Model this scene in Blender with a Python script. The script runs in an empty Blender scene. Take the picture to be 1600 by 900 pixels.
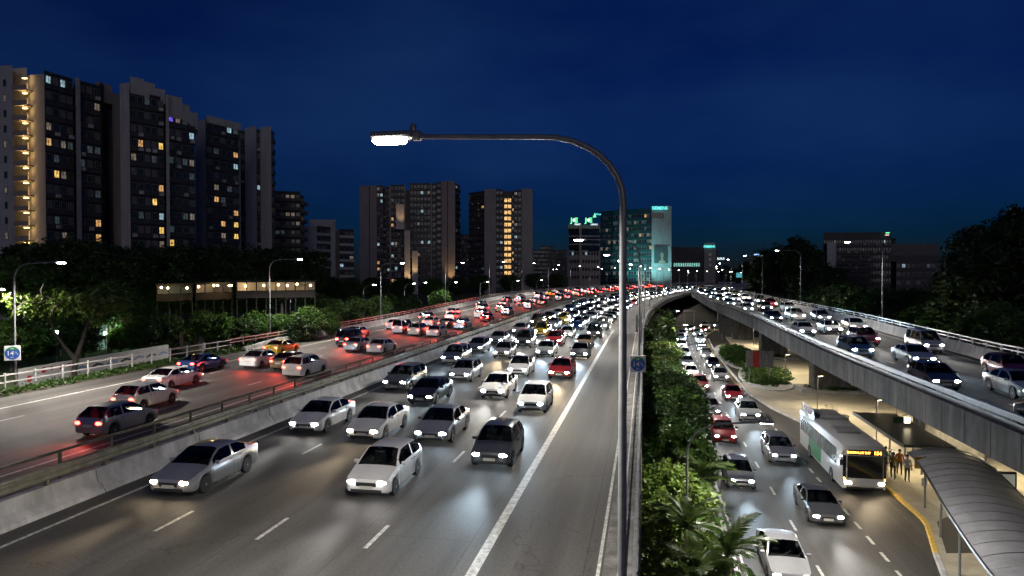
import bpy, bmesh, math, random
import numpy as np
from mathutils import Vector, Matrix
R = math.radians
random.seed(7)
rng = np.random.default_rng(7)
sc = bpy.context.scene
col = sc.collection

# ------------------------------------------------------------------ camera
FPX = 1067.0            # focal length in pixels of a 1600 px wide frame (24 mm lens)
CZ = 8.1                # eye height above the expressway deck
cam_d = bpy.data.cameras.new('camera'); cam = bpy.data.objects.new('camera', cam_d); col.objects.link(cam)
cam_d.sensor_width = 36; cam_d.lens = 24; cam_d.clip_start = 0.1; cam_d.clip_end = 6000
cam.location = (0, 0, CZ); cam.rotation_euler = (R(90 - 1.07), 0, 0)
sc.camera = cam
# ------------------------------------------------------------------ sky (dusk: the sun has set behind the camera)
w = bpy.data.worlds.new('World'); sc.world = w; w.use_nodes = True
nt = w.node_tree; nt.nodes.clear()
sky = nt.nodes.new('ShaderNodeTexSky'); sky.sky_type = 'NISHITA'; sky.sun_disc = False
sky.sun_elevation = R(2.0); sky.sun_rotation = R(180 + 20); sky.air_density = 1.0; sky.dust_density = 0.0; sky.ozone_density = 10.0
tcw = nt.nodes.new('ShaderNodeTexCoord'); mpw = nt.nodes.new('ShaderNodeMapping'); mpw.inputs['Scale'].default_value = (1, 1, 2.6)
nw = nt.nodes.new('ShaderNodeTexNoise'); nw.inputs['Scale'].default_value = 1.7; nw.inputs['Detail'].default_value = 5; nw.inputs['Roughness'].default_value = 0.5
rw_ = nt.nodes.new('ShaderNodeValToRGB'); rw_.color_ramp.elements[0].position = 0.42; rw_.color_ramp.elements[1].position = 0.72
rw_.color_ramp.elements[0].color = (0.0, 0.0, 0.0, 1); rw_.color_ramp.elements[1].color = (0.10, 0.32, 0.62, 1)
adw = nt.nodes.new('ShaderNodeMixRGB'); adw.blend_type = 'ADD'; adw.inputs[0].default_value = 1.0
bgn = nt.nodes.new('ShaderNodeBackground'); bgn.inputs[1].default_value = 0.05
won = nt.nodes.new('ShaderNodeOutputWorld'); wl = nt.links.new
wl(tcw.outputs['Generated'], mpw.inputs[0]); wl(mpw.outputs[0], nw.inputs['Vector']); wl(nw.outputs[0], rw_.inputs[0])
tnw = nt.nodes.new('ShaderNodeMixRGB'); tnw.blend_type = 'MULTIPLY'; tnw.inputs[0].default_value = 1.0; tnw.inputs[2].default_value = (1.0, 0.86, 0.98, 1)
wl(sky.outputs[0], tnw.inputs[1]); wl(tnw.outputs[0], adw.inputs[1]); wl(rw_.outputs[0], adw.inputs[2]); wl(adw.outputs[0], bgn.inputs[0]); wl(bgn.outputs[0], won.inputs[0])
# the last of the twilight, soft and very weak, from behind the camera
sun_d = bpy.data.lights.new('sun', 'SUN'); sun_d.energy = 0.22; sun_d.angle = R(40); sun_d.color = (1.0, 0.90, 0.88)
sun = bpy.data.objects.new('sun', sun_d); col.objects.link(sun); sun.rotation_euler = (R(90 - 16), 0, R(8))
# ------------------------------------------------------------------ exposure
sc.view_settings.view_transform = 'Standard'; sc.view_settings.look = 'None'
sc.view_settings.exposure = 0.0; sc.view_settings.gamma = 1.0; sc.view_settings.use_curve_mapping = False
sc.render.engine = 'CYCLES'
cy = sc.cycles
cy.use_denoising = True; cy.max_bounces = 4; cy.diffuse_bounces = 1; cy.adaptive_threshold = 0.03; cy.glossy_bounces = 2; cy.transmission_bounces = 3
cy.transparent_max_bounces = 6; cy.sample_clamp_indirect = 3.0; cy.sample_clamp_direct = 0.0; cy.use_light_tree = True
cy.caustics_reflective = False; cy.caustics_refractive = False

# ================================================================== helpers
def new_mat(name): 
    m = bpy.data.materials.new(name); m.use_nodes = True
    nt = m.node_tree; b = nt.nodes['Principled BSDF']
    return m, nt, b
def N(nt, t, **kw):
    n = nt.nodes.new(t)
    for k, v in kw.items(): setattr(n, k, v)
    return n
def mat(name, c, rough=0.6, metal=0.0, var=0.18, scale=3.0, bump=0.0, bscale=40.0, c2=None, spec=0.5, coat=0.0, stain=0.0, world=False):
    """principled surface with two octaves of noise in colour, optional vertical-streak stains and fine relief"""
    m, nt, b = new_mat(name); L = nt.links.new
    tc = N(nt, 'ShaderNodeNewGeometry' if world else 'ShaderNodeTexCoord'); CO = 'Position' if world else 'Object'
    no = N(nt, 'ShaderNodeTexNoise'); no.inputs['Scale'].default_value = scale; no.inputs['Detail'].default_value = 6; no.inputs['Roughness'].default_value = 0.65
    L(tc.outputs[CO], no.inputs['Vector'])
    cr = N(nt, 'ShaderNodeValToRGB')
    c2 = c2 or tuple(x * (1 - var) for x in c[:3])
    c1 = tuple(min(1, x * (1 + var * 0.6)) for x in c[:3])
    cr.color_ramp.elements[0].position = 0.32; cr.color_ramp.elements[1].position = 0.68
    cr.color_ramp.elements[0].color = (*c2[:3], 1); cr.color_ramp.elements[1].color = (*c1, 1)
    L(no.outputs[0], cr.inputs[0])
    out = cr.outputs[0]
    if stain:
        mp = N(nt, 'ShaderNodeMapping'); mp.inputs['Scale'].default_value = (0.7, 0.7, 0.10)
        L(tc.outputs[CO], mp.inputs[0])
        n2 = N(nt, 'ShaderNodeTexNoise'); n2.inputs['Scale'].default_value = 1.7; n2.inputs['Detail'].default_value = 8; n2.inputs['Roughness'].default_value = 0.7
        L(mp.outputs[0], n2.inputs['Vector'])
        r2 = N(nt, 'ShaderNodeValToRGB'); r2.color_ramp.elements[0].position = 0.42; r2.color_ramp.elements[1].position = 0.62
        r2.color_ramp.elements[0].color = (1 - stain, 1 - stain, 1 - stain * 1.05, 1); r2.color_ramp.elements[1].color = (1, 1, 1, 1)
        L(n2.outputs[0], r2.inputs[0])
        mx = N(nt, 'ShaderNodeMixRGB', blend_type='MULTIPLY'); mx.inputs[0].default_value = 1
        L(out, mx.inputs[1]); L(r2.outputs[0], mx.inputs[2]); out = mx.outputs[0]
    L(out, b.inputs['Base Color'])
    b.inputs['Roughness'].default_value = rough; b.inputs['Metallic'].default_value = metal
    b.inputs['Specular IOR Level'].default_value = spec
    if coat: b.inputs['Coat Weight'].default_value = coat; b.inputs['Coat Roughness'].default_value = 0.06
    if bump:
        n3 = N(nt, 'ShaderNodeTexNoise'); n3.inputs['Scale'].default_value = bscale; n3.inputs['Detail'].default_value = 4
        L(tc.outputs[CO], n3.inputs['Vector'])
        bp = N(nt, 'ShaderNodeBump'); bp.inputs['Strength'].default_value = bump; bp.inputs['Distance'].default_value = 0.02
        L(n3.outputs[0], bp.inputs['Height']); L(bp.outputs[0], b.inputs['Normal'])
    return m
def emit(name, c, s, base=(0.8, 0.8, 0.8)):
    m, nt, b = new_mat(name)
    b.inputs['Base Color'].default_value = (*base, 1); b.inputs['Roughness'].default_value = 0.3
    b.inputs['Emission Color'].default_value = (*c, 1); b.inputs['Emission Strength'].default_value = s
    return m

class MB:
    """collects vertices and faces of ONE mesh"""
    def __init__(s): s.v = []; s.f = []; s.m = []; s.uv = None
    def add(s, vs, fs, mi=0):
        o = len(s.v); s.v += [tuple(p) for p in vs]; s.f += [tuple(o + i for i in f) for f in fs]; s.m += [mi] * len(fs); return s
    def box(s, c, d, rz=0.0, mi=0, M=None):
        x, y, z = d[0] / 2, d[1] / 2, d[2] / 2
        vs = [Vector((a * x, b * y, e * z)) for a in (-1, 1) for b in (-1, 1) for e in (-1, 1)]
        if M is None: M = Matrix.Translation(c) @ Matrix.Rotation(rz, 4, 'Z')
        else: M = M @ Matrix.Translation(c) @ Matrix.Rotation(rz, 4, 'Z')
        vs = [M @ p for p in vs]
        return s.add(vs, [(0, 1, 3, 2), (4, 6, 7, 5), (0, 4, 5, 1), (2, 3, 7, 6), (0, 2, 6, 4), (1, 5, 7, 3)], mi)
    def bbox(s, c, d, bev=0.02, mi=0, M=None):
        """box with chamfered vertical and top edges"""
        x, y, z = d[0] / 2, d[1] / 2, d[2] / 2; b = bev
        ring = lambda e, zz: [(-x + e, -y + b + e * 0, zz), (-x + b, -y + e, zz), (x - b, -y + e, zz), (x - e, -y + b, zz), (x - e, y - b, zz), (x - b, y - e, zz), (-x + b, y - e, zz), (-x + e, y - b, zz)]
        rs = [ring(b, -z), ring(0, -z + b), ring(0, z - b), ring(b, z)]
        vs = [Vector(p) + Vector(c) for r in rs for p in r]
        if M is not None: vs = [M @ p for p in vs]
        fs = []
        for k in range(3):
            for i in range(8): fs.append((k * 8 + i, k * 8 + (i + 1) % 8, k * 8 + 8 + (i + 1) % 8, k * 8 + 8 + i))
        fs.append(tuple(range(7, -1, -1))); fs.append(tuple(range(24, 32)))
        return s.add(vs, fs, mi)
    def tube(s, pts, rad, n=8, mi=0, cap=True):
        pts = [Vector(p) for p in pts]; k = len(pts)
        if not hasattr(rad, '__len__'): rad = [rad] * k
        vs = []; fs = []; up = None
        for i, p in enumerate(pts):
            t = (pts[min(i + 1, k - 1)] - pts[max(i - 1, 0)]).normalized()
            if up is None:
                up = Vector((0, 0, 1)) if abs(t.z) < 0.9 else Vector((1, 0, 0))
            a = t.cross(up).normalized(); b = a.cross(t).normalized(); up = b
            for j in range(n):
                q = 2 * math.pi * j / n; vs.append(p + (a * math.cos(q) + b * math.sin(q)) * rad[i])
        for i in range(k - 1):
            for j in range(n): fs.append((i * n + j, i * n + (j + 1) % n, (i + 1) * n + (j + 1) % n, (i + 1) * n + j))
        if cap: fs.append(tuple(range(n - 1, -1, -1))); fs.append(tuple((k - 1) * n + j for j in range(n)))
        return s.add(vs, fs, mi)
    def lathe(s, prof, c=(0, 0, 0), n=12, mi=0, M=None):
        vs = []; fs = []; k = len(prof)
        for r, z in prof:
            for j in range(n):
                q = 2 * math.pi * j / n; vs.append(Vector((r * math.cos(q), r * math.sin(q), z)))
        for i in range(k - 1):
            for j in range(n): fs.append((i * n + j, i * n + (j + 1) % n, (i + 1) * n + (j + 1) % n, (i + 1) * n + j))
        fs.append(tuple(range(n - 1, -1, -1))); fs.append(tuple((k - 1) * n + j for j in range(n)))
        M = (M or Matrix()) ; vs = [M @ (p) + Vector(c) for p in vs]
        return s.add(vs, fs, mi)
    def prism(s, poly, h0, h1, axis='z', mi=0, M=None):
        n = len(poly)
        def P(p, h):
            return {'z': (p[0], p[1], h), 'y': (p[0], h, p[1]), 'x': (h, p[0], p[1])}[axis]
        vs = [Vector(P(p, h0)) for p in poly] + [Vector(P(p, h1)) for p in poly]
        if M is not None: vs = [M @ p for p in vs]
        fs = [tuple(range(n - 1, -1, -1)), tuple(range(n, 2 * n))] + [(i, (i + 1) % n, n + (i + 1) % n, n + i) for i in range(n)]
        return s.add(vs, fs, mi)
    def mesh(s, name, mats, smooth=False, fix=True):
        me = bpy.data.meshes.new(name); me.from_pydata(s.v, [], s.f)
        for m in (mats if isinstance(mats, (list, tuple)) else [mats]): me.materials.append(m)
        if len(set(s.m)) > 1: me.polygons.foreach_set('material_index', s.m)
        if s.uv is not None:
            ul = me.uv_layers.new(name='UVMap'); li = np.empty(len(me.loops), dtype=np.int32); me.loops.foreach_get('vertex_index', li)
            ul.data.foreach_set('uv', np.array(s.uv, dtype=np.float32)[li].ravel())
        if fix:
            bm = bmesh.new(); bm.from_mesh(me); bmesh.ops.recalc_face_normals(bm, faces=bm.faces); bm.to_mesh(me); bm.free()
        if smooth:
            me.polygons.foreach_set('use_smooth', [True] * len(me.polygons)); me.set_sharp_from_angle(angle=R(smooth if smooth > 1 else 40))
        me.update(); return me
    def build(s, name, mats, parent=None, smooth=False, fix=True):
        return put(name, s.mesh(name, mats, smooth, fix), parent)

def put(name, me, parent=None, M=None):
    o = bpy.data.objects.new(name, me); col.objects.link(o)
    if parent is not None: o.parent = parent
    if M is not None: o.matrix_local = M
    return o
def empty(name, loc=(0, 0, 0), rz=0.0):
    o = bpy.data.objects.new(name, None); col.objects.link(o); o.location = loc; o.rotation_euler = (0, 0, rz); o.empty_display_size = 0.2
    return o
def tag(o, label=None, cat=None, group=None, kind=None):
    if label: o['label'] = label
    if cat: o['category'] = cat
    if group: o['group'] = group
    if kind: o['kind'] = kind
    return o
def TR(loc, rz=0.0, s=1.0): return Matrix.Translation(loc) @ Matrix.Rotation(rz, 4, 'Z') @ Matrix.Scale(s, 4)
def setmat(o, m, i=0):
    o.material_slots[i].link = 'OBJECT'; o.material_slots[i].material = m
ORD = 'first second third fourth fifth sixth seventh eighth ninth tenth eleventh twelfth thirteenth fourteenth fifteenth sixteenth seventeenth eighteenth nineteenth twentieth'.split()
TENS = {2: 'twenty', 3: 'thirty', 4: 'forty', 5: 'fifty'}
def ordw(i):
    if i < 20: return ORD[i]
    t, u = divmod(i + 1, 10)
    return (TENS[t][:-1] + 'ieth') if u == 0 else TENS[t] + '-' + ORD[u - 1]
# text meshes are made first, while the scene is small
_txt = {}
def text_mesh(s, size, ext, m, bold=0.0):
    cu = bpy.data.curves.new('lettering', 'FONT'); cu.body = s; cu.size = size; cu.extrude = ext; cu.align_x = 'CENTER'; cu.align_y = 'CENTER'; cu.offset = bold; cu.resolution_u = 3
    o = bpy.data.objects.new('lettering', cu); col.objects.link(o)
    dg = bpy.context.evaluated_depsgraph_get(); me = bpy.data.meshes.new_from_object(o.evaluated_get(dg))
    bpy.data.objects.remove(o); me.materials.clear(); me.materials.append(m); return me
def facing(pos, dirx, size=1.0):
    """matrix that stands a flat XY drawing upright at pos, its x along dirx (seen from the side where x runs to the right)"""
    x = Vector((dirx[0], dirx[1], 0)).normalized(); z = Vector((0, 0, 1)); n = x.cross(z)
    return Matrix(((x.x * size, 0, n.x * size, pos[0]), (x.y * size, 0, n.y * size, pos[1]), (0, size, 0, pos[2]), (0, 0, 0, 1)))

# ------------------------------------------------------------------ the road alignment: straight, then a long bend to the right
A0 = 11.0
_S = np.arange(-40, 760.01, 0.5)
def _head(s):
    return A0 + 0.042 * max(0, min(s, 400) - 85) + 0.115 * max(0, s - 400)
_H = np.array([R(_head(s)) for s in _S])
_X = np.concatenate([[0], np.cumsum(np.sin((_H[1:] + _H[:-1]) / 2) * 0.5)]); _Y = np.concatenate([[0], np.cumsum(np.cos((_H[1:] + _H[:-1]) / 2) * 0.5)])
_i0 = int(np.argmin(abs(_S))); _X -= _X[_i0]; _Y -= _Y[_i0]
def P(s, v, z=0.0):
    x = np.interp(s, _S, _X); y = np.interp(s, _S, _Y); h = np.interp(s, _S, _H)
    return Vector((x + v * math.cos(h), y - v * math.sin(h), z))
def hd(s): return float(np.interp(s, _S, _H))          # heading, clockwise from +Y
def yaw(s): return math.pi / 2 - hd(s)                  # rotation about Z that turns +X along the road
def at(px, py, d):
    """point of the place at depth d seen at photograph pixel (px, py)"""
    return Vector(((px - 800) / FPX * d, d, CZ - (py - 430) / FPX * d))
def bank(s):
    t = min(1, max(0, (s - 90) / 110)); return 0.05 * t * t * (3 - 2 * t)
def zm(s, v): return bank(s) * max(0.0, -4.6 - v)
def zramp(s): return float(np.interp(s, [0, 60, 110, 200, 345, 420, 760], [1.2, 1.2, 1.9, 2.3, 0.5, 0.25, 0.25]))
def vramp(s): return float(np.interp(s, [0, 95, 185, 345, 760], [14.5, 14.5, 10.3, 0.7, 0.7]))
def z0(s, v): return 0.0
def sweep(name, prof, s0, s1, mats, ds=2.0, parent=None, closed=True, vf=None, zf=zm, smooth=False):
    """sweeps a (v, z) profile along the road alignment"""
    mb = MB(); mb.uv = []
    n = max(1, int(math.ceil((s1 - s0) / ds))); k = len(prof)
    for i in range(n + 1):
        s = s0 + (s1 - s0) * i / n; dv = vf(s) if vf else 0
        for v, z in prof:
            mb.v.append(tuple(P(s, v + dv, z + zf(s, v + dv)))); mb.uv.append((s, v + dv))
    for i in range(n):
        for j in range(k if closed else k - 1):
            a = i * k + j; b = i * k + (j + 1) % k; mb.f.append((a, b, b + k, a + k)); mb.m.append(0)
    if closed:
        mb.f.append(tuple(range(k - 1, -1, -1))); mb.f.append(tuple(n * k + j for j in range(k))); mb.m += [0, 0]
    return mb.build(name, mats, parent, smooth)

# ================================================================== materials
def asphalt(name, base, lane0, lanew, warm=1.0):
    m, nt, b = new_mat(name); L = nt.links.new
    uv = N(nt, 'ShaderNodeUVMap'); sep = N(nt, 'ShaderNodeSeparateXYZ'); L(uv.outputs[0], sep.inputs[0])
    n1 = N(nt, 'ShaderNodeTexNoise'); n1.inputs['Scale'].default_value = 9; n1.inputs['Detail'].default_value = 8; n1.inputs['Roughness'].default_value = 0.75
    L(uv.outputs[0], n1.inputs['Vector'])
    mp = N(nt, 'ShaderNodeMapping'); mp.inputs['Scale'].default_value = (0.02, 0.55, 1); L(uv.outputs[0], mp.inputs[0])
    n2 = N(nt, 'ShaderNodeTexNoise'); n2.inputs['Scale'].default_value = 2.2; n2.inputs['Detail'].default_value = 5; L(mp.outputs[0], n2.inputs['Vector'])
    mp3 = N(nt, 'ShaderNodeMapping'); mp3.inputs['Scale'].default_value = (0.14, 0.25, 1); L(uv.outputs[0], mp3.inputs[0])
    n3 = N(nt, 'ShaderNodeTexNoise'); n3.inputs['Scale'].default_value = 1.0; n3.inputs['Detail'].default_value = 6; n3.inputs['Roughness'].default_value = 0.7; L(mp3.outputs[0], n3.inputs['Vector'])
    # oil-darkened middle of each lane, polished wheel tracks
    ph = N(nt, 'ShaderNodeMath', operation='MULTIPLY_ADD'); ph.inputs[1].default_value = 2 * math.pi / lanew; ph.inputs[2].default_value = -lane0 * 2 * math.pi / lanew
    L(sep.outputs[1], ph.inputs[0])
    co = N(nt, 'ShaderNodeMath', operation='COSINE'); L(ph.outputs[0], co.inputs[0])
    def scale(sock, k, o):
        a = N(nt, 'ShaderNodeMath', operation='MULTIPLY_ADD'); a.inputs[1].default_value = k; a.inputs[2].default_value = o; L(sock, a.inputs[0]); return a.outputs[0]
    def mul(a, c):
        q = N(nt, 'ShaderNodeMath', operation='MULTIPLY'); L(a, q.inputs[0]); L(c, q.inputs[1]); return q.outputs[0]
    f = mul(mul(scale(n1.outputs[0], 1.5, 0.25), scale(n2.outputs[0], 1.35, 0.33)), mul(scale(co.outputs[0], 0.15, 0.95), scale(n3.outputs[0], 0.7, 0.65)))
    # long repair strips and seams along the lanes, fine cracks
    bk = N(nt, 'ShaderNodeTexBrick'); bk.inputs['Scale'].default_value = 1.0; bk.inputs['Brick Width'].default_value = 23.0; bk.inputs['Row Height'].default_value = lanew; bk.inputs['Mortar Size'].default_value = 0.018; bk.inputs['Bias'].default_value = -0.2
    bk.inputs['Color1'].default_value = (1, 1, 1, 1); bk.inputs['Color2'].default_value = (.74, .74, .74, 1); bk.inputs['Mortar'].default_value = (.6, .6, .6, 1)
    mb_ = N(nt, 'ShaderNodeMapping'); mb_.inputs['Location'].default_value = (3.0, -lane0 + lanew * 0.16, 0); L(uv.outputs[0], mb_.inputs[0]); L(mb_.outputs[0], bk.inputs['Vector'])
    vo = N(nt, 'ShaderNodeTexVoronoi', feature='DISTANCE_TO_EDGE'); vo.inputs['Scale'].default_value = 0.16; wv = N(nt, 'ShaderNodeMixRGB'); wv.inputs[0].default_value = 0.25; nz = N(nt, 'ShaderNodeTexNoise'); nz.inputs['Scale'].default_value = 0.9; nz.inputs['Detail'].default_value = 6
    L(uv.outputs[0], nz.inputs['Vector']); ad = N(nt, 'ShaderNodeVectorMath', operation='MULTIPLY_ADD'); ad.inputs[1].default_value = (3, 3, 0); L(nz.outputs['Color'], ad.inputs[0]); L(uv.outputs[0], ad.inputs[2]); L(ad.outputs[0], vo.inputs['Vector'])
    cr_ = N(nt, 'ShaderNodeMath', operation='LESS_THAN'); cr_.inputs[1].default_value = 0.0028; L(vo.outputs['Distance'], cr_.inputs[0])
    f = mul(mul(f, bk.outputs[0]), scale(cr_.outputs[0], -0.35, 1.0))
    cc = N(nt, 'ShaderNodeCombineColor')
    for i, k in enumerate((base * warm, base, base / warm)): 
        L(scale(f, k, 0.0), cc.inputs[i])
    L(cc.outputs[0], b.inputs['Base Color'])
    L(scale(n3.outputs[0], 0.3, 0.56), b.inputs['Roughness']); b.inputs['Specular IOR Level'].default_value = 0.35
    bp = N(nt, 'ShaderNodeBump'); bp.inputs['Strength'].default_value = 0.35; bp.inputs['Distance'].default_value = 0.01
    n4 = N(nt, 'ShaderNodeTexNoise'); n4.inputs['Scale'].default_value = 45; n4.inputs['Detail'].default_value = 2; L(uv.outputs[0], n4.inputs['Vector'])
    L(n4.outputs[0], bp.inputs['Height']); L(bp.outputs[0], b.inputs['Normal'])
    return m
M = {}
M['asphalt'] = asphalt('asphalt', 0.085, -4.58, 3.54, 1.04)
M['asphalt_left'] = asphalt('asphalt_left', 0.10, -38.4, 3.25, 1.06)
M['asphalt_low'] = asphalt('asphalt_low', 0.075, 4.5, 3.4, 1.05)
M['paint'] = mat('road_paint', (0.58, 0.58, 0.55), 0.6, var=0.6, scale=5, bump=0.3, bscale=30)
M['paint_y'] = mat('yellow_paint', (0.62, 0.42, 0.08), 0.6, var=0.3, scale=6)
M['conc'] = mat('concrete', (0.36, 0.36, 0.37), 0.8, var=0.25, scale=1.3, bump=0.25, bscale=18, stain=0.35)
M['conc_pale'] = mat('pale_concrete', (0.50, 0.50, 0.51), 0.75, var=0.25, scale=0.8, bump=0.2, bscale=16, stain=0.3, world=True)
M['conc_dark'] = mat('weathered_concrete', (0.25, 0.245, 0.24), 0.85, var=0.35, scale=1.6, bump=0.3, bscale=14, stain=0.5)
M['conc_panel'] = mat('precast_concrete', (0.27, 0.27, 0.28), 0.8, var=0.3, scale=0.5, bump=0.2, bscale=12, stain=0.45, world=True)
M['plaza'] = mat('plaza_concrete', (0.42, 0.39, 0.32), 0.8, var=0.2, scale=0.5, bump=0.2, bscale=12)
M['walk'] = mat('footway_paving', (0.36, 0.33, 0.27), 0.8, var=0.35, scale=0.6, bump=0.2, bscale=14)
M['galv'] = mat('galvanised_steel', (0.42, 0.43, 0.44), 0.45, 0.7, var=0.2, scale=6)
M['galv_dull'] = mat('dull_steel', (0.30, 0.31, 0.33), 0.5, 0.6, var=0.3, scale=4)
M['olive'] = mat('olive_rail_paint', (0.27, 0.26, 0.19), 0.55, 0.2, var=0.3, scale=3, stain=0.3)
M['white_rail'] = mat('white_rail_paint', (0.60, 0.60, 0.60), 0.5, 0.0, var=0.2, scale=4)
M['pole'] = mat('pole_paint', (0.22, 0.23, 0.25), 0.45, 0.4, var=0.18, scale=5)
M['pole_dark'] = mat('dark_pole', (0.10, 0.10, 0.115), 0.4, 0.4, var=0.2, scale=5)
M['black'] = mat('black_rubber', (0.015, 0.015, 0.016), 0.6, var=0.2)
M['dark'] = mat('dark_metal', (0.04, 0.042, 0.045), 0.5, 0.3, var=0.2)
M['grass'] = mat('turf', (0.035, 0.055, 0.018), 0.9, var=0.4, scale=1.2, bump=0.6, bscale=9)
M['soil'] = mat('soil', (0.05, 0.045, 0.032), 0.95, var=0.4, scale=0.8, bump=0.6, bscale=6)
M['leaf'] = mat('dark_leaves', (0.030, 0.066, 0.014), 0.5, var=0.5, scale=0.9)
M['leaf_lime'] = mat('lime_leaves', (0.10, 0.16, 0.022), 0.5, var=0.45, scale=1.2)
M['leaf_mid'] = mat('green_leaves', (0.05, 0.115, 0.016), 0.5, var=0.45, scale=1.0)
M['palm'] = mat('palm_fronds', (0.07, 0.12, 0.025), 0.45, var=0.4, scale=1.5)
M['bark'] = mat('bark', (0.10, 0.085, 0.068), 0.9, var=0.4, scale=4, bump=0.6, bscale=12)
for _k in ('leaf', 'leaf_lime', 'leaf_mid', 'palm'):          # thin leaves let some light through
    _nt = M[_k].node_tree; _b = _nt.nodes['Principled BSDF']; _o = _nt.nodes['Material Output']; _t = N(_nt, 'ShaderNodeBsdfTranslucent'); _m = N(_nt, 'ShaderNodeMixShader'); _m.inputs[0].default_value = 0.3
    _nt.links.new(_b.inputs['Base Color'].links[0].from_socket, _t.inputs[0]); _nt.links.new(_b.outputs[0], _m.inputs[1]); _nt.links.new(_t.outputs[0], _m.inputs[2]); _nt.links.new(_m.outputs[0], _o.inputs[0])
M['lamp'] = emit('lamp_lens', (1.0, 0.95, 0.84), 60)
M['lamp_far'] = emit('lamp_lens_distant', (1.0, 0.93, 0.80), 55)
M['warm_bulb'] = emit('warm_bulb', (1.0, 0.66, 0.26), 25)
M['lamp_case'] = mat('lamp_housing', (0.20, 0.20, 0.21), 0.45, 0.4)
def light(name, typ, power, c, parent, loc, rot=None, size=None, blend=0.6, rad=0.15):
    d = bpy.data.lights.new(name, typ); d.energy = power; d.color = c; d.shadow_soft_size = rad
    if typ == 'SPOT': d.spot_size = R(size); d.spot_blend = blend
    o = bpy.data.objects.new(name, d); col.objects.link(o); o.parent = parent; o.location = loc
    if rot: o.rotation_euler = rot
    return o

# ================================================================== ground, decks, roads
ZL = -5.4
mb = MB(); mb.add([(-1500, -60, ZL - 0.1), (3000, -60, ZL - 0.1), (3000, 4500, ZL - 0.1), (-1500, 4500, ZL - 0.1)], [(0, 1, 2, 3)])
tag(mb.build('ground', M['soil']), kind='structure')
# the higher land on the far side of the expressway
mb = MB(); pts = [P(s, -43.0 if s < 75 else -42.6, -1.2) for s in np.arange(-30, 741, 10)]
pts += [Vector((-1400, pts[-1].y + 400, -1.2)), Vector((-1400, -50, -1.2))]
mb.add(pts + [p + Vector((0, 0, -4.3)) for p in pts], [tuple(range(len(pts)))] + [(i, (i + 1) % len(pts), len(pts) + (i + 1) % len(pts), len(pts) + i) for i in range(len(pts))])
tag(mb.build('verge_terrain', M['grass']), kind='structure')

rd_r = tag(sweep('expressway_inbound_road', [(-20.6, 0), (-0.12, 0), (-0.12, -0.9), (-1.4, -1.6), (-19.5, -1.6), (-20.6, -0.9)], -12, 740, M['asphalt'], 2.0), kind='structure')
rd_l = tag(sweep('expressway_outbound_road', [(-42.55, 0), (-22.1, 0), (-22.1, -0.9), (-23.2, -1.6), (-42.0, -1.6), (-42.55, -1.0)], -12, 740, M['asphalt_left'], 2.0), kind='structure')
SR = 720
rp = tag(sweep('flyover_road', [(0.35, 0), (12.75, 0), (12.75, -0.35), (0.35, -0.35)], 12, SR, M['asphalt'], 2.0, vf=vramp, zf=lambda s, v: zramp(s)), kind='structure')
sweep('box_girder', [(-0.05, -0.36), (13.15, -0.36), (13.15, -0.85), (10.6, -1.05), (9.4, -2.1), (3.8, -2.1), (2.6, -1.05), (-0.05, -0.85)], 12, 345, M['conc_dark'], 3.0, parent=rp, vf=vramp, zf=lambda s, v: zramp(s))

# lower service road: parallel to the expressway, then turning away under the flyover
def vlow(s): 
    t = max(0, s - 150); return 0.0052 * t * t
def zlow(s, v): return ZL
lw = tag(sweep('lower_road', [(4.3, 0.012), (11.5, 0.012), (11.5, -0.1), (4.3, -0.1)], 8, 232, M['asphalt_low'], 2.0, vf=vlow, zf=zlow), kind='structure')
# bus bay beside it (tapers back to the road towards the viewer)
BAY = [(12.0, 11.6), (26.0, 11.62), (30.5, 12.35), (36.0, 13.7), (40.5, 14.95), (62.0, 14.95), (72.0, 12.6), (80.0, 11.62)]
def vbay(s): return float(np.interp(s, [b[0] for b in BAY], [b[1] for b in BAY]))
mb = MB(); mb.uv = []
ss = np.arange(26, 80.1, 1.0)
for s in ss:
    for v in (11.5, vbay(s)): mb.v.append(tuple(P(s, v, ZL + 0.008))); mb.uv.append((s, v))
for i in range(len(ss) - 1): mb.f.append((2 * i, 2 * i + 1, 2 * i + 3, 2 * i + 2)); mb.m.append(0)
tag(mb.build('bus_bay_road', M['asphalt_low']), kind='structure')
# footway and plaza under the flyover
mb = MB(); pl = [P(s, vbay(s) + 0.28, 0) for s in np.arange(8, 90, 1)] + [P(s, 13.6, 0) for s in np.arange(90, 130, 5)] + [P(s, 15.5, 0) for s in np.arange(130, 160, 5)]
pr = [P(s, 33, 0) for s in np.arange(155, 0, -5)]
poly = [(p.x, p.y) for p in pl + pr]
mb.prism(poly, ZL - 0.05, ZL + 0.12); plaza = tag(mb.build('plaza_pavement', M['plaza']), kind='structure')
mb = MB(); pl = [P(s, vbay(s) + 0.29, 0) for s in np.arange(8, 58, 1)]; pr = [P(s, 16.6, 0) for s in np.arange(57, 7, -2)]
mb.prism([(p.x, p.y) for p in pl + pr], ZL + 0.10, ZL + 0.124); tag(mb.build('footway_pavement', M['walk']), kind='structure')
mb = MB(); q = [P(36, 14.3, 0), P(40.5, 15.6, 0), P(41.5, 16.5, 0), P(36.4, 16.2, 0)]
mb.prism([(p.x, p.y) for p in q], ZL + 0.11, ZL + 0.129); tag(mb.build('footway_asphalt_patch', M['asphalt_low']), kind='structure')
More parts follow.
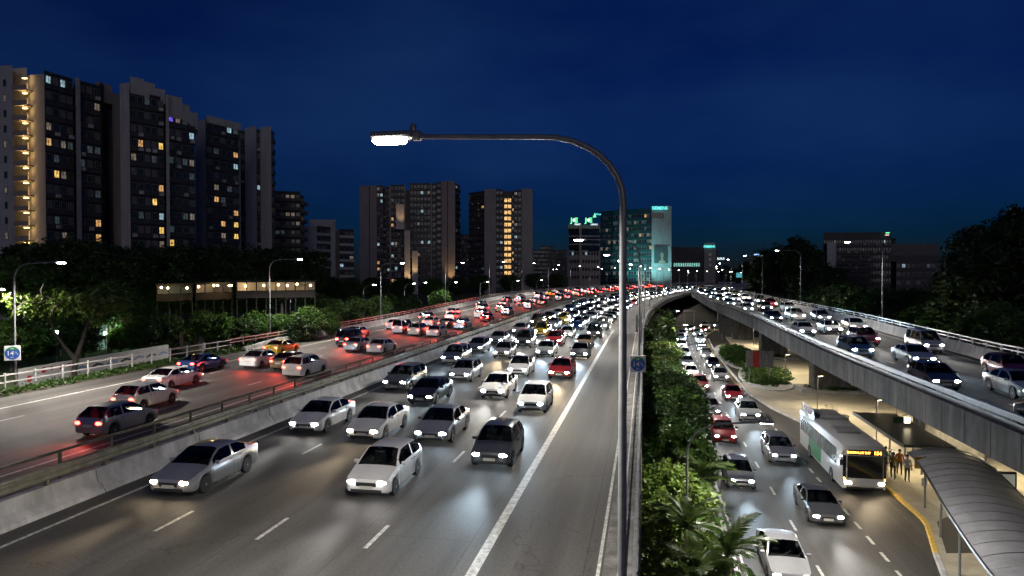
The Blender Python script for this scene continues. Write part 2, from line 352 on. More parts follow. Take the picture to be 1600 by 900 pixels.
# kerbs: stones 1 m long
kerb_root = tag(empty('bus_bay_kerb'), kind='structure')
ks = MB(); ks.bbox((0, 0, 0), (0.98, 0.26, 0.3), 0.03); km = ks.mesh('kerb_stone', M['conc_pale']); kmy = ks.mesh('kerb_stone_yellow', M['paint_y'])
for s in np.arange(14, 150, 1.0):
    f = lambda t: P(t, vbay(t) + 0.14 if t < 80 else 11.76 + (vlow(t)), ZL + 0.0)
    a = f(s); b = f(s + 1.0); d = b - a
    put('kerb_stone', kmy if 36 <= s <= 64 else km, kerb_root, Matrix.Translation((a + b) / 2) @ Matrix.Rotation(math.atan2(d.y, d.x), 4, 'Z'))
kl = tag(empty('verge_kerb'), kind='structure')
for s in np.arange(14, 150, 1.0):
    a = P(s, 4.16, ZL); b = P(s + 1, 4.16, ZL); d = b - a
    put('kerb_stone', km, kl, Matrix.Translation((a + b) / 2) @ Matrix.Rotation(math.atan2(d.y, d.x), 4, 'Z'))

# ------------------------------------------------------------------ painted markings (sheets 4 mm above the asphalt)
def line(name, parent, v0, wd, s0, s1, m=None, vf=None, zf=zm, dz=0.004, ds=2.0):
    return sweep(name, [(v0 - wd / 2, dz), (v0 + wd / 2, dz)], s0, s1, m or M['paint'], ds, parent, closed=False, vf=vf, zf=zf)
def dashes(parent, v0, s0, s1, per, ln, wd=0.14, vf=None, zf=zm, near=92, dz=0.004):
    me = None; far = MB(); s = s0
    while s < s1:
        if s + ln < near:
            if me is None:
                k = MB(); k.add([(0, -wd / 2, 0), (ln, -wd / 2, 0), (ln, wd / 2, 0), (0, wd / 2, 0)], [(0, 1, 2, 3)]); me = k.mesh('lane_marking', M['paint'])
            v = v0 + (vf(s) if vf else 0)
            put('lane_marking', me, parent, TR(P(s, v, zf(s, v) + dz), yaw(s)))
        else:
            far.add([P(t, v0 + (vf(t) if vf else 0) + q, zf(t, v0) + dz) for t, q in ((s, -wd / 2), (s + ln, -wd / 2), (s + ln, wd / 2), (s, wd / 2))], [(0, 1, 2, 3)])
        s += per
    if far.v: tag(far.build('distant_lane_markings', M['paint'], parent), kind='stuff')
EDGE = -4.58; LW = 3.54
for k in (1, 2, 3): dashes(rd_r, EDGE - k * LW, 18.9 - 9.5 + 0.9 * 0, 420, 9.5, 1.9)
line('hard_shoulder_line', rd_r, EDGE, 0.30, -5, 500)
line('median_edge_line', rd_r, EDGE - 4 * LW - 0.05, 0.15, -5, 500)
line('channel_line', rd_r, -1.22, 0.10, 5, 300)
for i, s in enumerate((96.5, 128, 160)):      # slab joints across the deck
    mb = MB(); mb.add([P(s, -19.7, zm(s, -19.7) + 0.005), P(s, EDGE, 0.005), P(s, -1.2, 0.005), P(s + 0.35, -1.2, 0.005), P(s + 0.35, EDGE, 0.005), P(s + 0.35, -19.7, zm(s, -19.7) + 0.005)], [(0, 1, 4, 5), (1, 2, 3, 4)])
    mb.build('expansion_joint', M['conc'] if i else M['conc_pale'], rd_r)
LE = -38.4; LL = 3.25
for k in (1, 2, 3): dashes(rd_l, LE + k * LL, 29.0 + 2.3 * k, 420, 9.5, 1.9)
line('shoulder_line', rd_l, LE, 0.26, -5, 500); line('median_line', rd_l, LE + 4 * LL, 0.15, -5, 500)
zr = lambda s, v: zramp(s)
dashes(rp, 4.7, 20, 340, 9.5, 1.9, vf=vramp, zf=zr); dashes(rp, 8.1, 20, 340, 9.5, 1.9, vf=vramp, zf=zr)
line('near_edge_line', rp, 1.25, 0.15, 14, 420, vf=vramp, zf=zr); line('far_edge_line', rp, 11.5, 0.15, 14, 420, vf=vramp, zf=zr)
dashes(lw, 7.9, 14, 170, 6.0, 1.6, vf=vlow, zf=zlow, dz=0.018)
dashes(lw, 11.32, 20, 86, 2.1, 1.1, wd=0.16, vf=None, zf=zlow, dz=0.018)
line('verge_edge_line', lw, 4.55, 0.12, 10, 200, vf=vlow, zf=zlow, dz=0.018)
line('yellow_kerb_line', lw, 11.28, 0.12, 86, 190, M['paint_y'], vf=vlow, zf=zlow, dz=0.018)
line('yellow_kerb_line', lw, 11.06, 0.12, 86, 190, M['paint_y'], vf=vlow, zf=zlow, dz=0.018)

# ================================================================== barriers, parapets and railings
def posts(root, name, me, s0, s1, step, v, vf=None, zf=zm, z=0.0):
    for s in np.arange(s0, s1, step):
        vv = v + (vf(s) if vf else 0); put(name, me, root, TR(P(s, vv, zf(s, vv) + z), yaw(s)))
def railing(root, v, s0, s1, step, rails, post_me, mats, zb=0.0, vf=None, zf=zm, ds=3.0):
    posts(root, 'post', post_me, s0, s1, step, v, vf, zf, zb)
    for (dv, z, w_, h_) in rails:
        sweep('rail', [(v + dv - w_ / 2, z), (v + dv + w_ / 2, z), (v + dv + w_ / 2, z + h_), (v + dv - w_ / 2, z + h_)], s0 - step, s1, mats, ds, root, vf=vf, zf=zf)
# right edge of the inbound carriageway: weathered plinth with a steel railing
b = tag(empty('edge_parapet'), 'weathered concrete plinth along the empty hard shoulder beside the trees', 'parapet')
sweep('plinth', [(-1.10, 0), (-1.06, 0.22), (-0.14, 0.26), (-0.10, -0.9)], -10, 520, M['conc_dark'], 2.0, b)
f = tag(empty('edge_railing'), 'grey steel railing on the plinth between hard shoulder and trees', 'railing')
pm = MB(); pm.bbox((0, 0, 0.42), (0.07, 0.10, 0.86), 0.015); pm = pm.mesh('post', M['galv_dull'])
railing(f, -0.24, 6, 330, 2.0, [(0.02, 0.52, 0.07, 0.07), (0.02, 0.78, 0.07, 0.07), (0.02, 1.05, 0.09, 0.08)], pm, M['galv_dull'], zb=0.24)
# white guard rail at the foot of the plinth
f = tag(empty('low_guard_rail'), 'thin pale pipe rail running just inside the steel railing', 'railing')
pm2 = MB(); pm2.tube([(0, 0, 0), (0, 0, 0.42)], 0.03, 6); pm2 = pm2.mesh('post', M['white_rail'])
railing(f, -0.62, 5, 120, 3.0, [(0, 0.62, 0.05, 0.05)], pm2, M['white_rail'], zb=0.22)
# median of the inbound side: sloped concrete barrier + olive beam rail
b = tag(empty('median_barrier'), 'pale sloping concrete barrier along the inner edge of the oncoming carriageway', 'barrier')
def barrier_unit(mname, length, prof, gap=0.02):
    k = MB(); k.prism(prof, gap, length - gap, 'x'); return k.mesh(mname, M['conc_pale'])
MEDP = [(19.72, 0.0), (19.78, 0.12), (20.08, 0.42), (20.16, 0.85), (20.42, 0.85), (20.5, 0.0)]
for i, s in enumerate(np.arange(-8, 232, 6.0)):
    k = MB(); 
    vs = []
    for t in (s + 0.03, s + 5.97):
        for (v, z) in MEDP: vs.append(P(t, -v, z + zm(t, -v)))
    n = len(MEDP); k.add(vs, [tuple(range(n)), tuple(range(2 * n - 1, n - 1, -1))] + [(j, (j + 1) % n, n + (j + 1) % n, n + j) for j in range(n)])
    k.build('barrier_unit', M['conc_pale'], b)
sweep('distant_barrier', [(-v, z) for v, z in MEDP], 232, 620, M['conc_pale'], 3.0, b)
f = tag(empty('beam_guard_rail'), 'olive beam guard rail on top of the pale median barrier', 'railing')
pm = MB(); pm.bbox((0, 0, 0.27), (0.12, 0.14, 0.54), 0.02); pm.box((0, -0.02, 0.02), (0.26, 0.24, 0.04)); pm = pm.mesh('post', M['olive'])
posts(f, 'post', pm, -6, 330, 2.6, -20.29, z=0.85)
sweep('beam', [(-20.19, 1.02), (-20.15, 1.10), (-20.19, 1.18), (-20.15, 1.26), (-20.19, 1.34), (-20.215, 1.34), (-20.18, 1.26), (-20.215, 1.18), (-20.18, 1.10), (-20.215, 1.02)], -9, 420, M['olive'], 3.0, f)
sweep('cap_rail', [(-20.36, 1.35), (-20.22, 1.35), (-20.22, 1.41), (-20.36, 1.41)], -9, 420, M['olive'], 3.0, f)
# median side of the outbound carriageway
f = tag(empty('median_railing'), 'two-bar olive railing on a low kerb along the outbound carriageway', 'railing')
pm = MB(); pm.bbox((0, 0, 0.55), (0.10, 0.12, 1.10), 0.02); pm = pm.mesh('post', M['olive'])
railing(f, -22.32, -6, 330, 2.6, [(0, 0.72, 0.06, 0.08), (0, 1.22, 0.10, 0.10)], pm, M['olive'], zb=0.2)
sweep('kerb', [(-22.6, 0), (-22.55, 0.2), (-22.14, 0.2), (-22.12, -0.5)], -10, 500, M['conc'], 3.0, f)
# outer edge of the outbound carriageway
b = tag(empty('outer_parapet'), 'long grey concrete parapet on the far side of the red-lit carriageway', 'parapet')
OUT = [(-41.72, 0.0), (-41.85, 0.25), (-41.95, 0.8), (-42.25, 0.8), (-42.3, -1.2)]
for s in np.arange(66, 240, 6.0):
    k = MB(); vs = []
    for t in (s + 0.03, s + 5.97):
        for (v, z) in OUT: vs.append(P(t, v, z * min(1, (t - 62) / 8) + zm(t, v)))
    n = len(OUT); k.add(vs, [tuple(range(n)), tuple(range(2 * n - 1, n - 1, -1))] + [(j, (j + 1) % n, n + (j + 1) % n, n + j) for j in range(n)])
    k.build('parapet_unit', M['conc_pale'], b)
sweep('distant_parapet', OUT, 240, 660, M['conc_pale'], 3.0, b)
f = tag(empty('outer_railing'), 'pale two-bar railing on top of the far concrete parapet', 'railing')
pm = MB(); pm.bbox((0, 0, 0.33), (0.12, 0.12, 0.66), 0.02); pm = pm.mesh('post', M['galv'])
railing(f, -42.1, 66, 520, 2.4, [(0, 1.08, 0.07, 0.09), (0, 1.40, 0.09, 0.10)], pm, M['galv'], zb=0.8)
f = tag(empty('verge_railing'), 'white two-bar railing behind the planted strip by the hoarding', 'railing')
pm = MB(); pm.bbox((0, 0, 0.55), (0.12, 0.12, 1.5), 0.02); pm = pm.mesh('post', M['white_rail'])
railing(f, -43.5, 18, 66, 2.4, [(0, 0.62, 0.06, 0.09), (0, 1.12, 0.06, 0.10)], pm, M['white_rail'], zb=0.0, zf=z0)
# flyover: fascia panels, parapets, railings
b = tag(empty('flyover_parapet'), 'near parapet of the flyover clad in dark precast fascia panels', 'parapet')
pn = MB(); pn.bbox((0, 0, 0), (2.36, 0.16, 1.55), 0.02); pn = pn.mesh('fascia_panel', M['conc_panel'])
for s in np.arange(14, 345, 2.4):
    v = vramp(s) - 0.08; a = P(s - 1.2, vramp(s - 1.2), 0); c = P(s + 1.2, vramp(s + 1.2), 0); d = c - a
    put('fascia_panel', pn, b, TR(P(s, v, zramp(s) - 0.02), math.atan2(d.y, d.x)))
sweep('upstand', [(0.02, -0.35), (0.02, 0.74), (0.30, 0.74), (0.36, 0.2), (0.40, 0.0), (0.40, -0.35)], 12, 640, M['conc'], 2.4, b, vf=vramp, zf=zr)
f = tag(empty('flyover_railing'), 'broad steel plate railing on the near side of the flyover', 'railing')
pm = MB(); pm.prism([(-0.10, 0), (0.12, 0), (0.06, 0.62), (-0.16, 0.62)], -0.04, 0.04, 'x'); pm = pm.mesh('post', M['galv'])
posts(f, 'post', pm, 14, 345, 2.4, 0.14, vf=vramp, zf=zr, z=0.74)
for z_ in (0.80, 1.10): sweep('rail', [(0.02, z_), (0.07, z_), (0.03, z_ + 0.22), (-0.02, z_ + 0.22)], 13, 600, M['galv'], 2.4, f, vf=vramp, zf=zr)
sweep('top_rail', [(-0.10, 1.34), (0.06, 1.34), (0.06, 1.40), (-0.10, 1.40)], 13, 600, M['galv'], 2.4, f, vf=vramp, zf=zr)
b = tag(empty('flyover_far_parapet'), 'smooth pale concrete parapet on the far side of the flyover', 'parapet')
sweep('upstand', [(12.45, 0.0), (12.60, 0.3), (12.75, 0.95), (13.05, 0.95), (13.1, -0.36), (12.8, -0.36)], 12, 640, M['conc_pale'], 2.4, b, vf=vramp, zf=zr)
f = tag(empty('flyover_far_railing'), 'steel post and rail fence above the far flyover parapet', 'railing')
pm = MB(); pm.bbox((0, 0, 0.3), (0.10, 0.12, 0.6), 0.02); pm = pm.mesh('post', M['galv'])
railing(f, 12.9, 14, 520, 2.4, [(0, 1.16, 0.07, 0.09), (0, 1.45, 0.09, 0.10)], pm, M['galv'], zb=0.95, vf=vramp, zf=zr)
# flyover piers
for i, s in enumerate((53.0, 84.6, 117.0, 150.0, 185.0)):
    v = vramp(s) + 6.6; zt = zramp(s) - 2.1
    o = tag(empty('viaduct_pier', P(s, v, ZL + 0.1), yaw(s)), 'rectangular concrete pier under the flyover, %s from the bus shelter' % ORD[i], 'pier', 'piers under the flyover')
    k = MB(); k.bbox((0, 0, (zt - ZL - 0.1) / 2), (1.9, 4.2, zt - ZL - 0.1), 0.25); k.build('shaft', M['conc_dark'], o)
    k = MB(); k.prism([(-2.1, zt - ZL - 1.0), (2.1, zt - ZL - 1.0), (3.3, zt - ZL - 0.11), (-3.3, zt - ZL - 0.11)], -0.99, 0.99, 'x'); k.build('pier_head', M['conc_dark'], o)
    if i in (1, 2):
        k = MB(); k.box((0, 0, 0.16), (4.4, 7.0, 0.32)); k.build('planter', M['conc_pale'], o)
for i, s in enumerate((66.0, 99.0)):                       # brackets below the fascia at the girder joints
    o = tag(empty('deck_bracket', P(s, vramp(s) + 0.5, zramp(s) - 0.86), yaw(s)), 'dark wedge bracket under the flyover edge, %s from the bus shelter' % ORD[i], 'bracket', 'brackets under the flyover edge')
    k = MB(); k.prism([(0.45, 0), (-2.9, 0), (-2.9, -1.15), (-1.6, -1.15)], -0.75, 0.75, 'x'); k.build('bracket', M['conc_dark'], o)

# ================================================================== street lamps
def lamp_meshes(H_, arm, rb=1.15, r0=0.084, r1=0.04, key='', drop=.09, pm=None):
    """tall tapered pole whose top bends over into a horizontal arm along +X; head at the arm's end"""
    zz = H_ - rb
    pts = [(0, 0, 0), (0, 0, 1.2), (0, 0, zz * 0.55), (0, 0, zz)]
    for k in range(1, 9):
        a = math.pi / 2 * k / 8; pts.append((rb * 1.15 * (1 - math.cos(a)), 0, zz + rb * 0.94 * math.sin(a)))
    pts.append((arm - 0.35, 0, H_ + 0.02))
    rad = [r0, r0 * 0.97, r0 * 0.85, r0 * 0.7] + list(np.linspace(r0 * 0.68, r1 * 1.1, 8)) + [r1]
    k = MB(); k.tube(pts, rad, 10); k.lathe([(r0 * 1.9, 0), (r0 * 1.9, 0.05), (r0 * 1.25, 0.07), (r0 * 1.2, 0.28), (r0, 0.3)], n=10)
    pole = k.mesh('pole', pm or M['pole'], 60)
    k = MB(); k.bbox((arm, 0, H_ + 0.05), (0.74, 0.30, 0.11), 0.03); k.bbox((arm - 0.42, 0, H_ + 0.03), (0.18, 0.16, 0.16), 0.03); k.lathe([(0.05, 0), (0.06, 0.08), (0.03, 0.14)], (arm - 0.36, 0, H_ + 0.10), 8)
    k.tube([(arm - 0.46, 0.05, H_ + 0.05), (arm - 0.30, 0.05, H_ - 0.07)], 0.015, 5)
    head = k.mesh('lamp_head', M['lamp_case'])
    k = MB(); k.bbox((arm + 0.06, 0, H_ + .002 - drop / 2), (0.56, 0.25, drop), min(.035, drop * .4)); lens = k.mesh('lens', M['lamp'])
    return pole, head, lens, arm, H_
LAMP = lamp_meshes(10.2, 3.86)
LAMPC = (1.0, 0.93, 0.82)
def lamp(pos, rz, T, label, group, power=5200, spot=150, near=True):
    o = tag(empty('street_lamp', pos, rz), label, 'street lamp', group)
    put('pole', T[0], o); hh = put('lamp_head', T[1], o); put('lens', T[2], hh)
    if power: light('lamp_light', 'SPOT', power, LAMPC, hh, (T[3] + 0.06, 0, T[4] - 0.16), (0, 0, 0), spot, 0.55, 0.12)
    return o
for i in range(15):
    s = 11.03 + 33.6 * i
    lamp(P(s, -0.34, 0.22), math.pi - hd(s), LAMP, 'tall street lamp arching over the oncoming carriageway, %s along the hard shoulder' % ORD[i], 'lamps along the hard shoulder', 9500 if i < 8 else 5500)
for i in range(12):
    s = 40.8 + 33.6 * i
    if 0 < i: z = zm(s, -42) - 0.2
    else: z = -1.2
    lamp(P(s, -43.9, z), -hd(s), LAMP, 'tall street lamp beyond the outbound carriageway, %s along the outer parapet' % ORD[i], 'lamps along the outer parapet', 9000 if i < 7 else 5500)
s = 7.2
for i in range(8):
    s = 88.0 + 40 * i
    v = vramp(s) + 13.2
    lamp(P(s, v, zramp(s) + 0.3), math.pi - hd(s), LAMP, 'tall street lamp beyond the flyover, %s along its far parapet' % ORD[i], 'lamps along the far side of the flyover', 5200)
# lower road lamps (dark, slender, seen from above)
LLOW = lamp_meshes(7.0, 3.3, 1.5, 0.07, 0.04, drop=.02, pm=M['pole_dark'])
for i, s in enumerate((31.5, 66.0, 92.0, 128.0)):
    lamp(P(s, 1.9, ZL), -hd(s) , LLOW, 'slender dark lamp reaching over the lower road from the trees, %s up the road' % ORD[i], 'dark lamps over the lower road', 4600, 160)
# shorter lamps of the street beyond the expressway
LSM = lamp_meshes(7.5, 2.0, 1.2, 0.085, 0.045)
for i, (px, py, d, rz) in enumerate(((453, 540, 115, 0), (568, 515, 130, 0), (632, 505, 150, 0.3), (652, 498, 170, 0.3), (750, 480, 190, 0.2), (800, 468, 230, 0.1), (838, 462, 260, 0), (700, 482, 176, 0.2))):
    p = at(px, 430, d); p.z = -1.2
    lamp(p, rz, LSM, 'short street lamp on the side street below the towers, %s from the gate pillars' % ORD[i], 'short lamps on the side street', 1200)
# lamps far ahead on the interchange
for i, (px, py, d) in enumerate(((1130, 0, 420), (1085, 0, 470), (1150, 0, 520), (1180, 0, 470), (1205, 0, 380), (1062, 0, 520), (1110, 0, 560), (1192, 0, 560), (930, 0, 380), (880, 0, 400), (855, 0, 420), (1040, 0, 600))):
    p = at(px, 430, d); p.z = 0.0 if px > 950 else 1.5
    lamp(p, random.uniform(-0.5, 0.5) + (math.pi if i % 2 else 0), LAMP, 'distant street lamp at the interchange, %s from the office slab' % ORD[i], 'lamps at the far interchange', 0)
# small post-top lamps in the plaza under the flyover
k = MB(); k.tube([(0, 0, 0), (0, 0, 3.3)], 0.05, 8); k.lathe([(0.11, 0), (0.11, 0.04), (0.06, 0.06)], n=8); pp = k.mesh('post', M['pole'])
k = MB(); k.bbox((0.28, 0, 3.33), (0.72, 0.16, 0.08), 0.02); ph = k.mesh('lamp_head', M['lamp_case'])
k = MB(); k.box((0.34, 0, 3.278), (0.5, 0.12, 0.02)); plm = emit('plaza_lens', (1.0, 0.80, 0.48), 18); pl_ = k.mesh('lens', plm)
for i, (px, py) in enumerate(((1279, 640), (1228, 595), (1178, 540), (1372, 690))):
    d = (CZ - ZL - 0.12) * FPX / (py - 430); p = at(px, py, d)
    o = tag(empty('plaza_lamp', p, 0.3), 'small post lamp on the plaza under the flyover, %s' % ('behind the parked bicycle', 'beside the rear of the sign board', 'near the hedge bed', 'behind the bus stop roof')[i], 'plaza lamp', 'plaza lamps under the flyover')
    put('post', pp, o); h = put('lamp_head', ph, o); put('lens', pl_, h)
    light('lamp_light', 'SPOT', 900, (1.0, 0.80, 0.50), h, (0.34, 0, 3.22), None, 165, 0.5, 0.1)
# luminaires under the flyover
k = MB(); k.bbox((0, 0, -0.06), (1.3, 0.25, 0.12), 0.02); um = k.mesh('housing', M['lamp_case']); k = MB(); k.box((0, 0, -0.135), (1.2, 0.18, 0.025)); ul = k.mesh('lens', plm)
for i, s in enumerate((34, 50, 68, 100, 134)):
    o = tag(empty('soffit_light', P(s, vramp(s) + 7.4, zramp(s) - 2.1), yaw(s)), 'strip light under the flyover soffit, %s from the poster panel' % ORD[i], 'strip light', 'strip lights under the flyover')
    h = put('housing', um, o); put('lens', ul, o); light('lamp_light', 'SPOT', 2200, (1.0, 0.82, 0.50), h, (0, 0, -0.2), None, 165, 0.5, 0.3)

# ================================================================== vehicles
def paint(name, c, metal=0.3, rough=0.28):
    return mat('car_paint_' + name, c, rough, metal, var=0.06, scale=2.0, coat=0.8)
PAINTS = {'white': paint('white', (0.70, 0.70, 0.70), 0.0), 'silver': paint('silver', (0.42, 0.43, 0.45), 0.6), 'black': paint('black', (0.012, 0.012, 0.014), 0.2),
          'grey': paint('grey', (0.12, 0.125, 0.13), 0.5), 'red': paint('red', (0.32, 0.02, 0.02), 0.2), 'blue': paint('blue', (0.02, 0.06, 0.22), 0.4), 'bronze': paint('bronze', (0.20, 0.14, 0.08), 0.5),
          'yellow': paint('yellow', (0.60, 0.40, 0.03), 0.0), 'pale blue': paint('pale_blue', (0.20, 0.34, 0.48), 0.3)}
M['glass'] = mat('car_glass', (0.012, 0.014, 0.016), 0.06, 0.0, var=0.0, spec=0.6)
_m, _nt, _b = new_mat('tinted_glass'); _o = _nt.nodes['Material Output']; _t = N(_nt, 'ShaderNodeBsdfTransparent'); _t.inputs[0].default_value = (.30, .33, .33, 1); _g = N(_nt, 'ShaderNodeBsdfGlossy'); _g.inputs['Roughness'].default_value = .04; _f = N(_nt, 'ShaderNodeFresnel'); _f.inputs[0].default_value = 1.5; _x = N(_nt, 'ShaderNodeMixShader')
_nt.links.new(_f.outputs[0], _x.inputs[0]); _nt.links.new(_t.outputs[0], _x.inputs[1]); _nt.links.new(_g.outputs[0], _x.inputs[2]); _nt.links.new(_x.outputs[0], _o.inputs[0]); M['car_glass'] = _m
M['seat'] = mat('seat_fabric', (.10, .098, .095), .8, var=.2)
M['chrome'] = mat('chrome', (0.6, 0.6, 0.62), 0.18, 1.0, var=0.05)
M['rim'] = mat('alloy', (0.38, 0.38, 0.40), 0.35, 0.8, var=0.1)
M['plate'] = mat('number_plate', (0.55, 0.55, 0.5), 0.5, var=0.05)
HEADC = [(1.0, 0.97, 0.92), (0.66, 0.85, 1.0), (1.0, 0.78, 0.50)]
M['head'] = [emit('headlight_%d' % i, c, 160, (0.8, 0.8, 0.8)) for i, c in enumerate(HEADC)]
M['tail'] = emit('tail_light', (1.0, 0.045, 0.03), 22, (0.4, 0.02, 0.02))
M['tail_off'] = mat('tail_lens', (0.30, 0.01, 0.01), 0.2, var=0.1)
M['head_off'] = mat('head_lens', (0.5, 0.5, 0.52), 0.1, 0.2, var=0.1)
M['indicator'] = emit('indicator', (1.0, 0.45, 0.05), 10, (0.5, 0.25, 0.05))
CARS = {
 'sedan':     dict(L=4.62, W=1.80, nose=.70, ws=(1.12, .98), r0=(.30, 1.43), r1=(-.90, 1.42), rw=(-1.62, 1.06), tail=1.00, wb=2.70),
 'hatchback': dict(L=4.10, W=1.74, nose=.74, ws=(1.00, 1.00), r0=(.28, 1.50), r1=(-1.35, 1.48), rw=(-1.95, 1.04), tail=.95, wb=2.52),
 'SUV':       dict(L=4.60, W=1.86, nose=.86, ws=(1.02, 1.12), r0=(.40, 1.66), r1=(-1.75, 1.64), rw=(-2.18, 1.16), tail=1.05, wb=2.68),
 'van':       dict(L=4.75, W=1.78, nose=.90, ws=(1.65, 1.15), r0=(.95, 1.92), r1=(-2.18, 1.92), rw=(-2.33, 1.15), tail=1.10, wb=2.60),
}
def wheel_mesh(r, wd):
    k = MB(); Mx = Matrix.Rotation(math.pi / 2, 4, 'X')
    k.lathe([(r * 0.62, -wd / 2), (r * 0.93, -wd / 2), (r, -wd * 0.36), (r, wd * 0.36), (r * 0.93, wd / 2), (r * 0.62, wd / 2)], n=18, M=Mx)
    t = k.mesh('wheel', M['black'], 40)
    k = MB(); k.lathe([(r * 0.63, -wd * 0.42), (r * 0.60, -wd * 0.5), (r * 0.2, -wd * 0.40), (r * 0.16, -wd * 0.52), (0.01, -wd * 0.52)], n=10, M=Mx); k.lathe([(0.01, wd * 0.52), (r * 0.16, wd * 0.52), (r * 0.2, wd * 0.40), (r * 0.60, wd * 0.5), (r * 0.63, wd * 0.42)], n=10, M=Mx)
    return t, k.mesh('rim', M['rim'])
WHEEL = wheel_mesh(0.32, 0.21)
def car_kit(kind):
    c = CARS[kind]; L, W = c['L'], c['W']; h = L / 2
    wx = [c['wb'] / 2 + 0.02, -c['wb'] / 2 + 0.02]; wr = 0.385
    ws, r0, r1, rw = c['ws'], c['r0'], c['r1'], c['rw']
    roof = [(h, c['nose'] - .10), (h - .05, c['nose']), (h - .35, c['nose'] + .08), ws, (ws[0] * .5 + r0[0] * .5, ws[1] * .42 + r0[1] * .58), r0, (r0[0] - .35, r0[1] + .025), ((r0[0] + r1[0]) / 2, max(r0[1], r1[1]) + .03), r1, (r1[0] * .5 + rw[0] * .5, r1[1] * .56 + rw[1] * .44), rw, (-h + .10, c['tail']), (-h, c['tail'] - .12)]
    roof = sorted(roof)
    belt = sorted([(h, c['nose'] - .13), (h - .05, c['nose'] - .03), (h - .4, c['nose'] + .04), (ws[0], ws[1] - .035), (0, ws[1] + .02), (rw[0] + .2, rw[1] - .03), (-h + .10, c['tail'] - .03), (-h, c['tail'] - .15)])
    rx, rz = zip(*roof); bx_, bz = zip(*belt)
    xs = set([h, h - .02, h - .05, h - .12, h - .22, h - .35, -h, -h + .03, -h + .10, -h + .2])
    for t in np.linspace(-h + .3, h - .45, 17): xs.add(round(float(t), 3))
    for q in wx:
        for a in np.linspace(-1, 1, 9): xs.add(round(q + wr * math.sin(a * math.pi / 2), 3))
    keyx = [ws[0], r0[0], r1[0], rw[0], (ws[0] + r0[0]) / 2, (r1[0] + rw[0]) / 2, 0.42 * r0[0] + 0.58 * r1[0] + .08, 0.42 * r0[0] + 0.58 * r1[0] - .03]
    xs = [x for x in xs if all(abs(x - q) > .05 for q in keyx)] + keyx
    xs = sorted(xs, reverse=True); bp = keyx[-2:]
    body = MB(); glass = {'windscreen': MB(), 'rear_window': MB(), 'side_l': MB(), 'side_r': MB()}
    rows = []
    for x in xs:
        zt = float(np.interp(x, rx, rz)); zb = float(np.interp(x, bx_, bz)); zt = max(zt, zb + .025)
        e = abs(x) / h
        wv = W / 2 * (1 - .05 * max(0, e - .55) / .45 - .16 * max(0, (e - .9) / .1) ** 2)
        g = min(1, max(0, (zt - zb - .03) / (r0[1] - ws[1])))
        zo = .21 + .10 * max(0, (e - .88) / .12)
        for q in wx:
            dx = abs(x - q)
            if dx < wr: zo = max(zo, .30 + math.sqrt(wr * wr - dx * dx) * .98)
        zo = min(zo, zb - .14)
        rows.append([(0, zo), (wv * .90, zo), (wv * .985, zo + .06), (wv, zo + .42 * (zb - zo)), (wv * .985, zb - .05), (wv * .95, zb), (wv * (.95 - .19 * g), zt - .075 * g - .002), (wv * (.88 - .22 * g), zt - .02), (wv * .45, zt + .008), (0, zt + .014)])
    n = 10
    def vert(i, j, sgn): return (xs[i], sgn * rows[i][j][0], rows[i][j][1])
    for i in range(len(xs) - 1):
        xm = (xs[i] + xs[i + 1]) / 2
        for j in range(n - 1):
            for sgn in (1, -1):
                qd = [vert(i, j, sgn), vert(i, j + 1, sgn), vert(i + 1, j + 1, sgn), vert(i + 1, j, sgn)]
                if sgn < 0: qd.reverse()
                tgt = body
                if j == 5 and r1[0] * .5 + rw[0] * .5 < xm < ws[0] * .62 + r0[0] * .38 and not (min(bp) < xm < max(bp)): tgt = glass['side_l' if sgn > 0 else 'side_r']
                elif j in (7, 8) and r0[0] < xm < ws[0]: tgt = glass['windscreen']
                elif j in (7, 8) and rw[0] < xm < r1[0]: tgt = glass['rear_window']
                tgt.add(qd, [(0, 1, 2, 3)])
    for i, rev in ((0, False), (len(xs) - 1, True)):
        f = [vert(i, j, 1) for j in range(n)] + [vert(i, j, -1) for j in range(n - 2, 0, -1)]
        body.add(f, [tuple(range(len(f)))])
    body.box((0, 0, .47), (L - .5, W * .80, .50), mi=1)
    def weld(mb, name, mats, sm):
        me = mb.mesh(name, mats, False, False); bm = bmesh.new(); bm.from_mesh(me); bmesh.ops.remove_doubles(bm, verts=bm.verts, dist=.0008); bmesh.ops.recalc_face_normals(bm, faces=bm.faces); bm.to_mesh(me); bm.free()
        me.polygons.foreach_set('use_smooth', [True] * len(me.polygons)); me.set_sharp_from_angle(angle=R(sm)); return me
    kit = {'body': weld(body, 'body', [PAINTS['grey'], M['black']], 38)}
    for k_, m_ in glass.items():
        kit[k_] = weld(m_, 'window' if 'side' in k_ else k_, M['car_glass'], 40)
    def blob(c_, d_, m_, nm):
        k = MB(); 
        for zz in range(1): pass
        pr = [(0.02, -1), (.6, -.86), (.9, -.5), (1, 0), (.9, .5), (.6, .86), (0.02, 1)]
        k.lathe(pr, n=10); k.v = [(p[0] * d_[0] + c_[0], p[1] * d_[1] + c_[1], p[2] * d_[2] + c_[2]) for p in k.v]
        return k.mesh(nm, m_, 60)
    hz = c['nose'] - .11; yy = W / 2 - .32
    kit['headlight'] = [blob((h - .075, sg * yy, hz), (.10, .20, .085), M['head_off'], 'headlight') for sg in (1, -1)]
    kit['taillight'] = [blob((-h + .05, sg * (yy + .02), c['tail'] - .17), (.085, .19, .10), M['tail_off'], 'taillight') for sg in (1, -1)]
    k = MB(); k.bbox((h - .02, 0, hz - .06), (.06, .78, .17), .02); k.bbox((h - .03, 0, .34), (.08, 1.2, .14), .02); kit['grille'] = k.mesh('grille', M['dark'])
    k = MB(); k.box((h + .012, 0, .46), (.02, .5, .12)); kit['number_plate'] = [k.mesh('number_plate', M['plate'])]
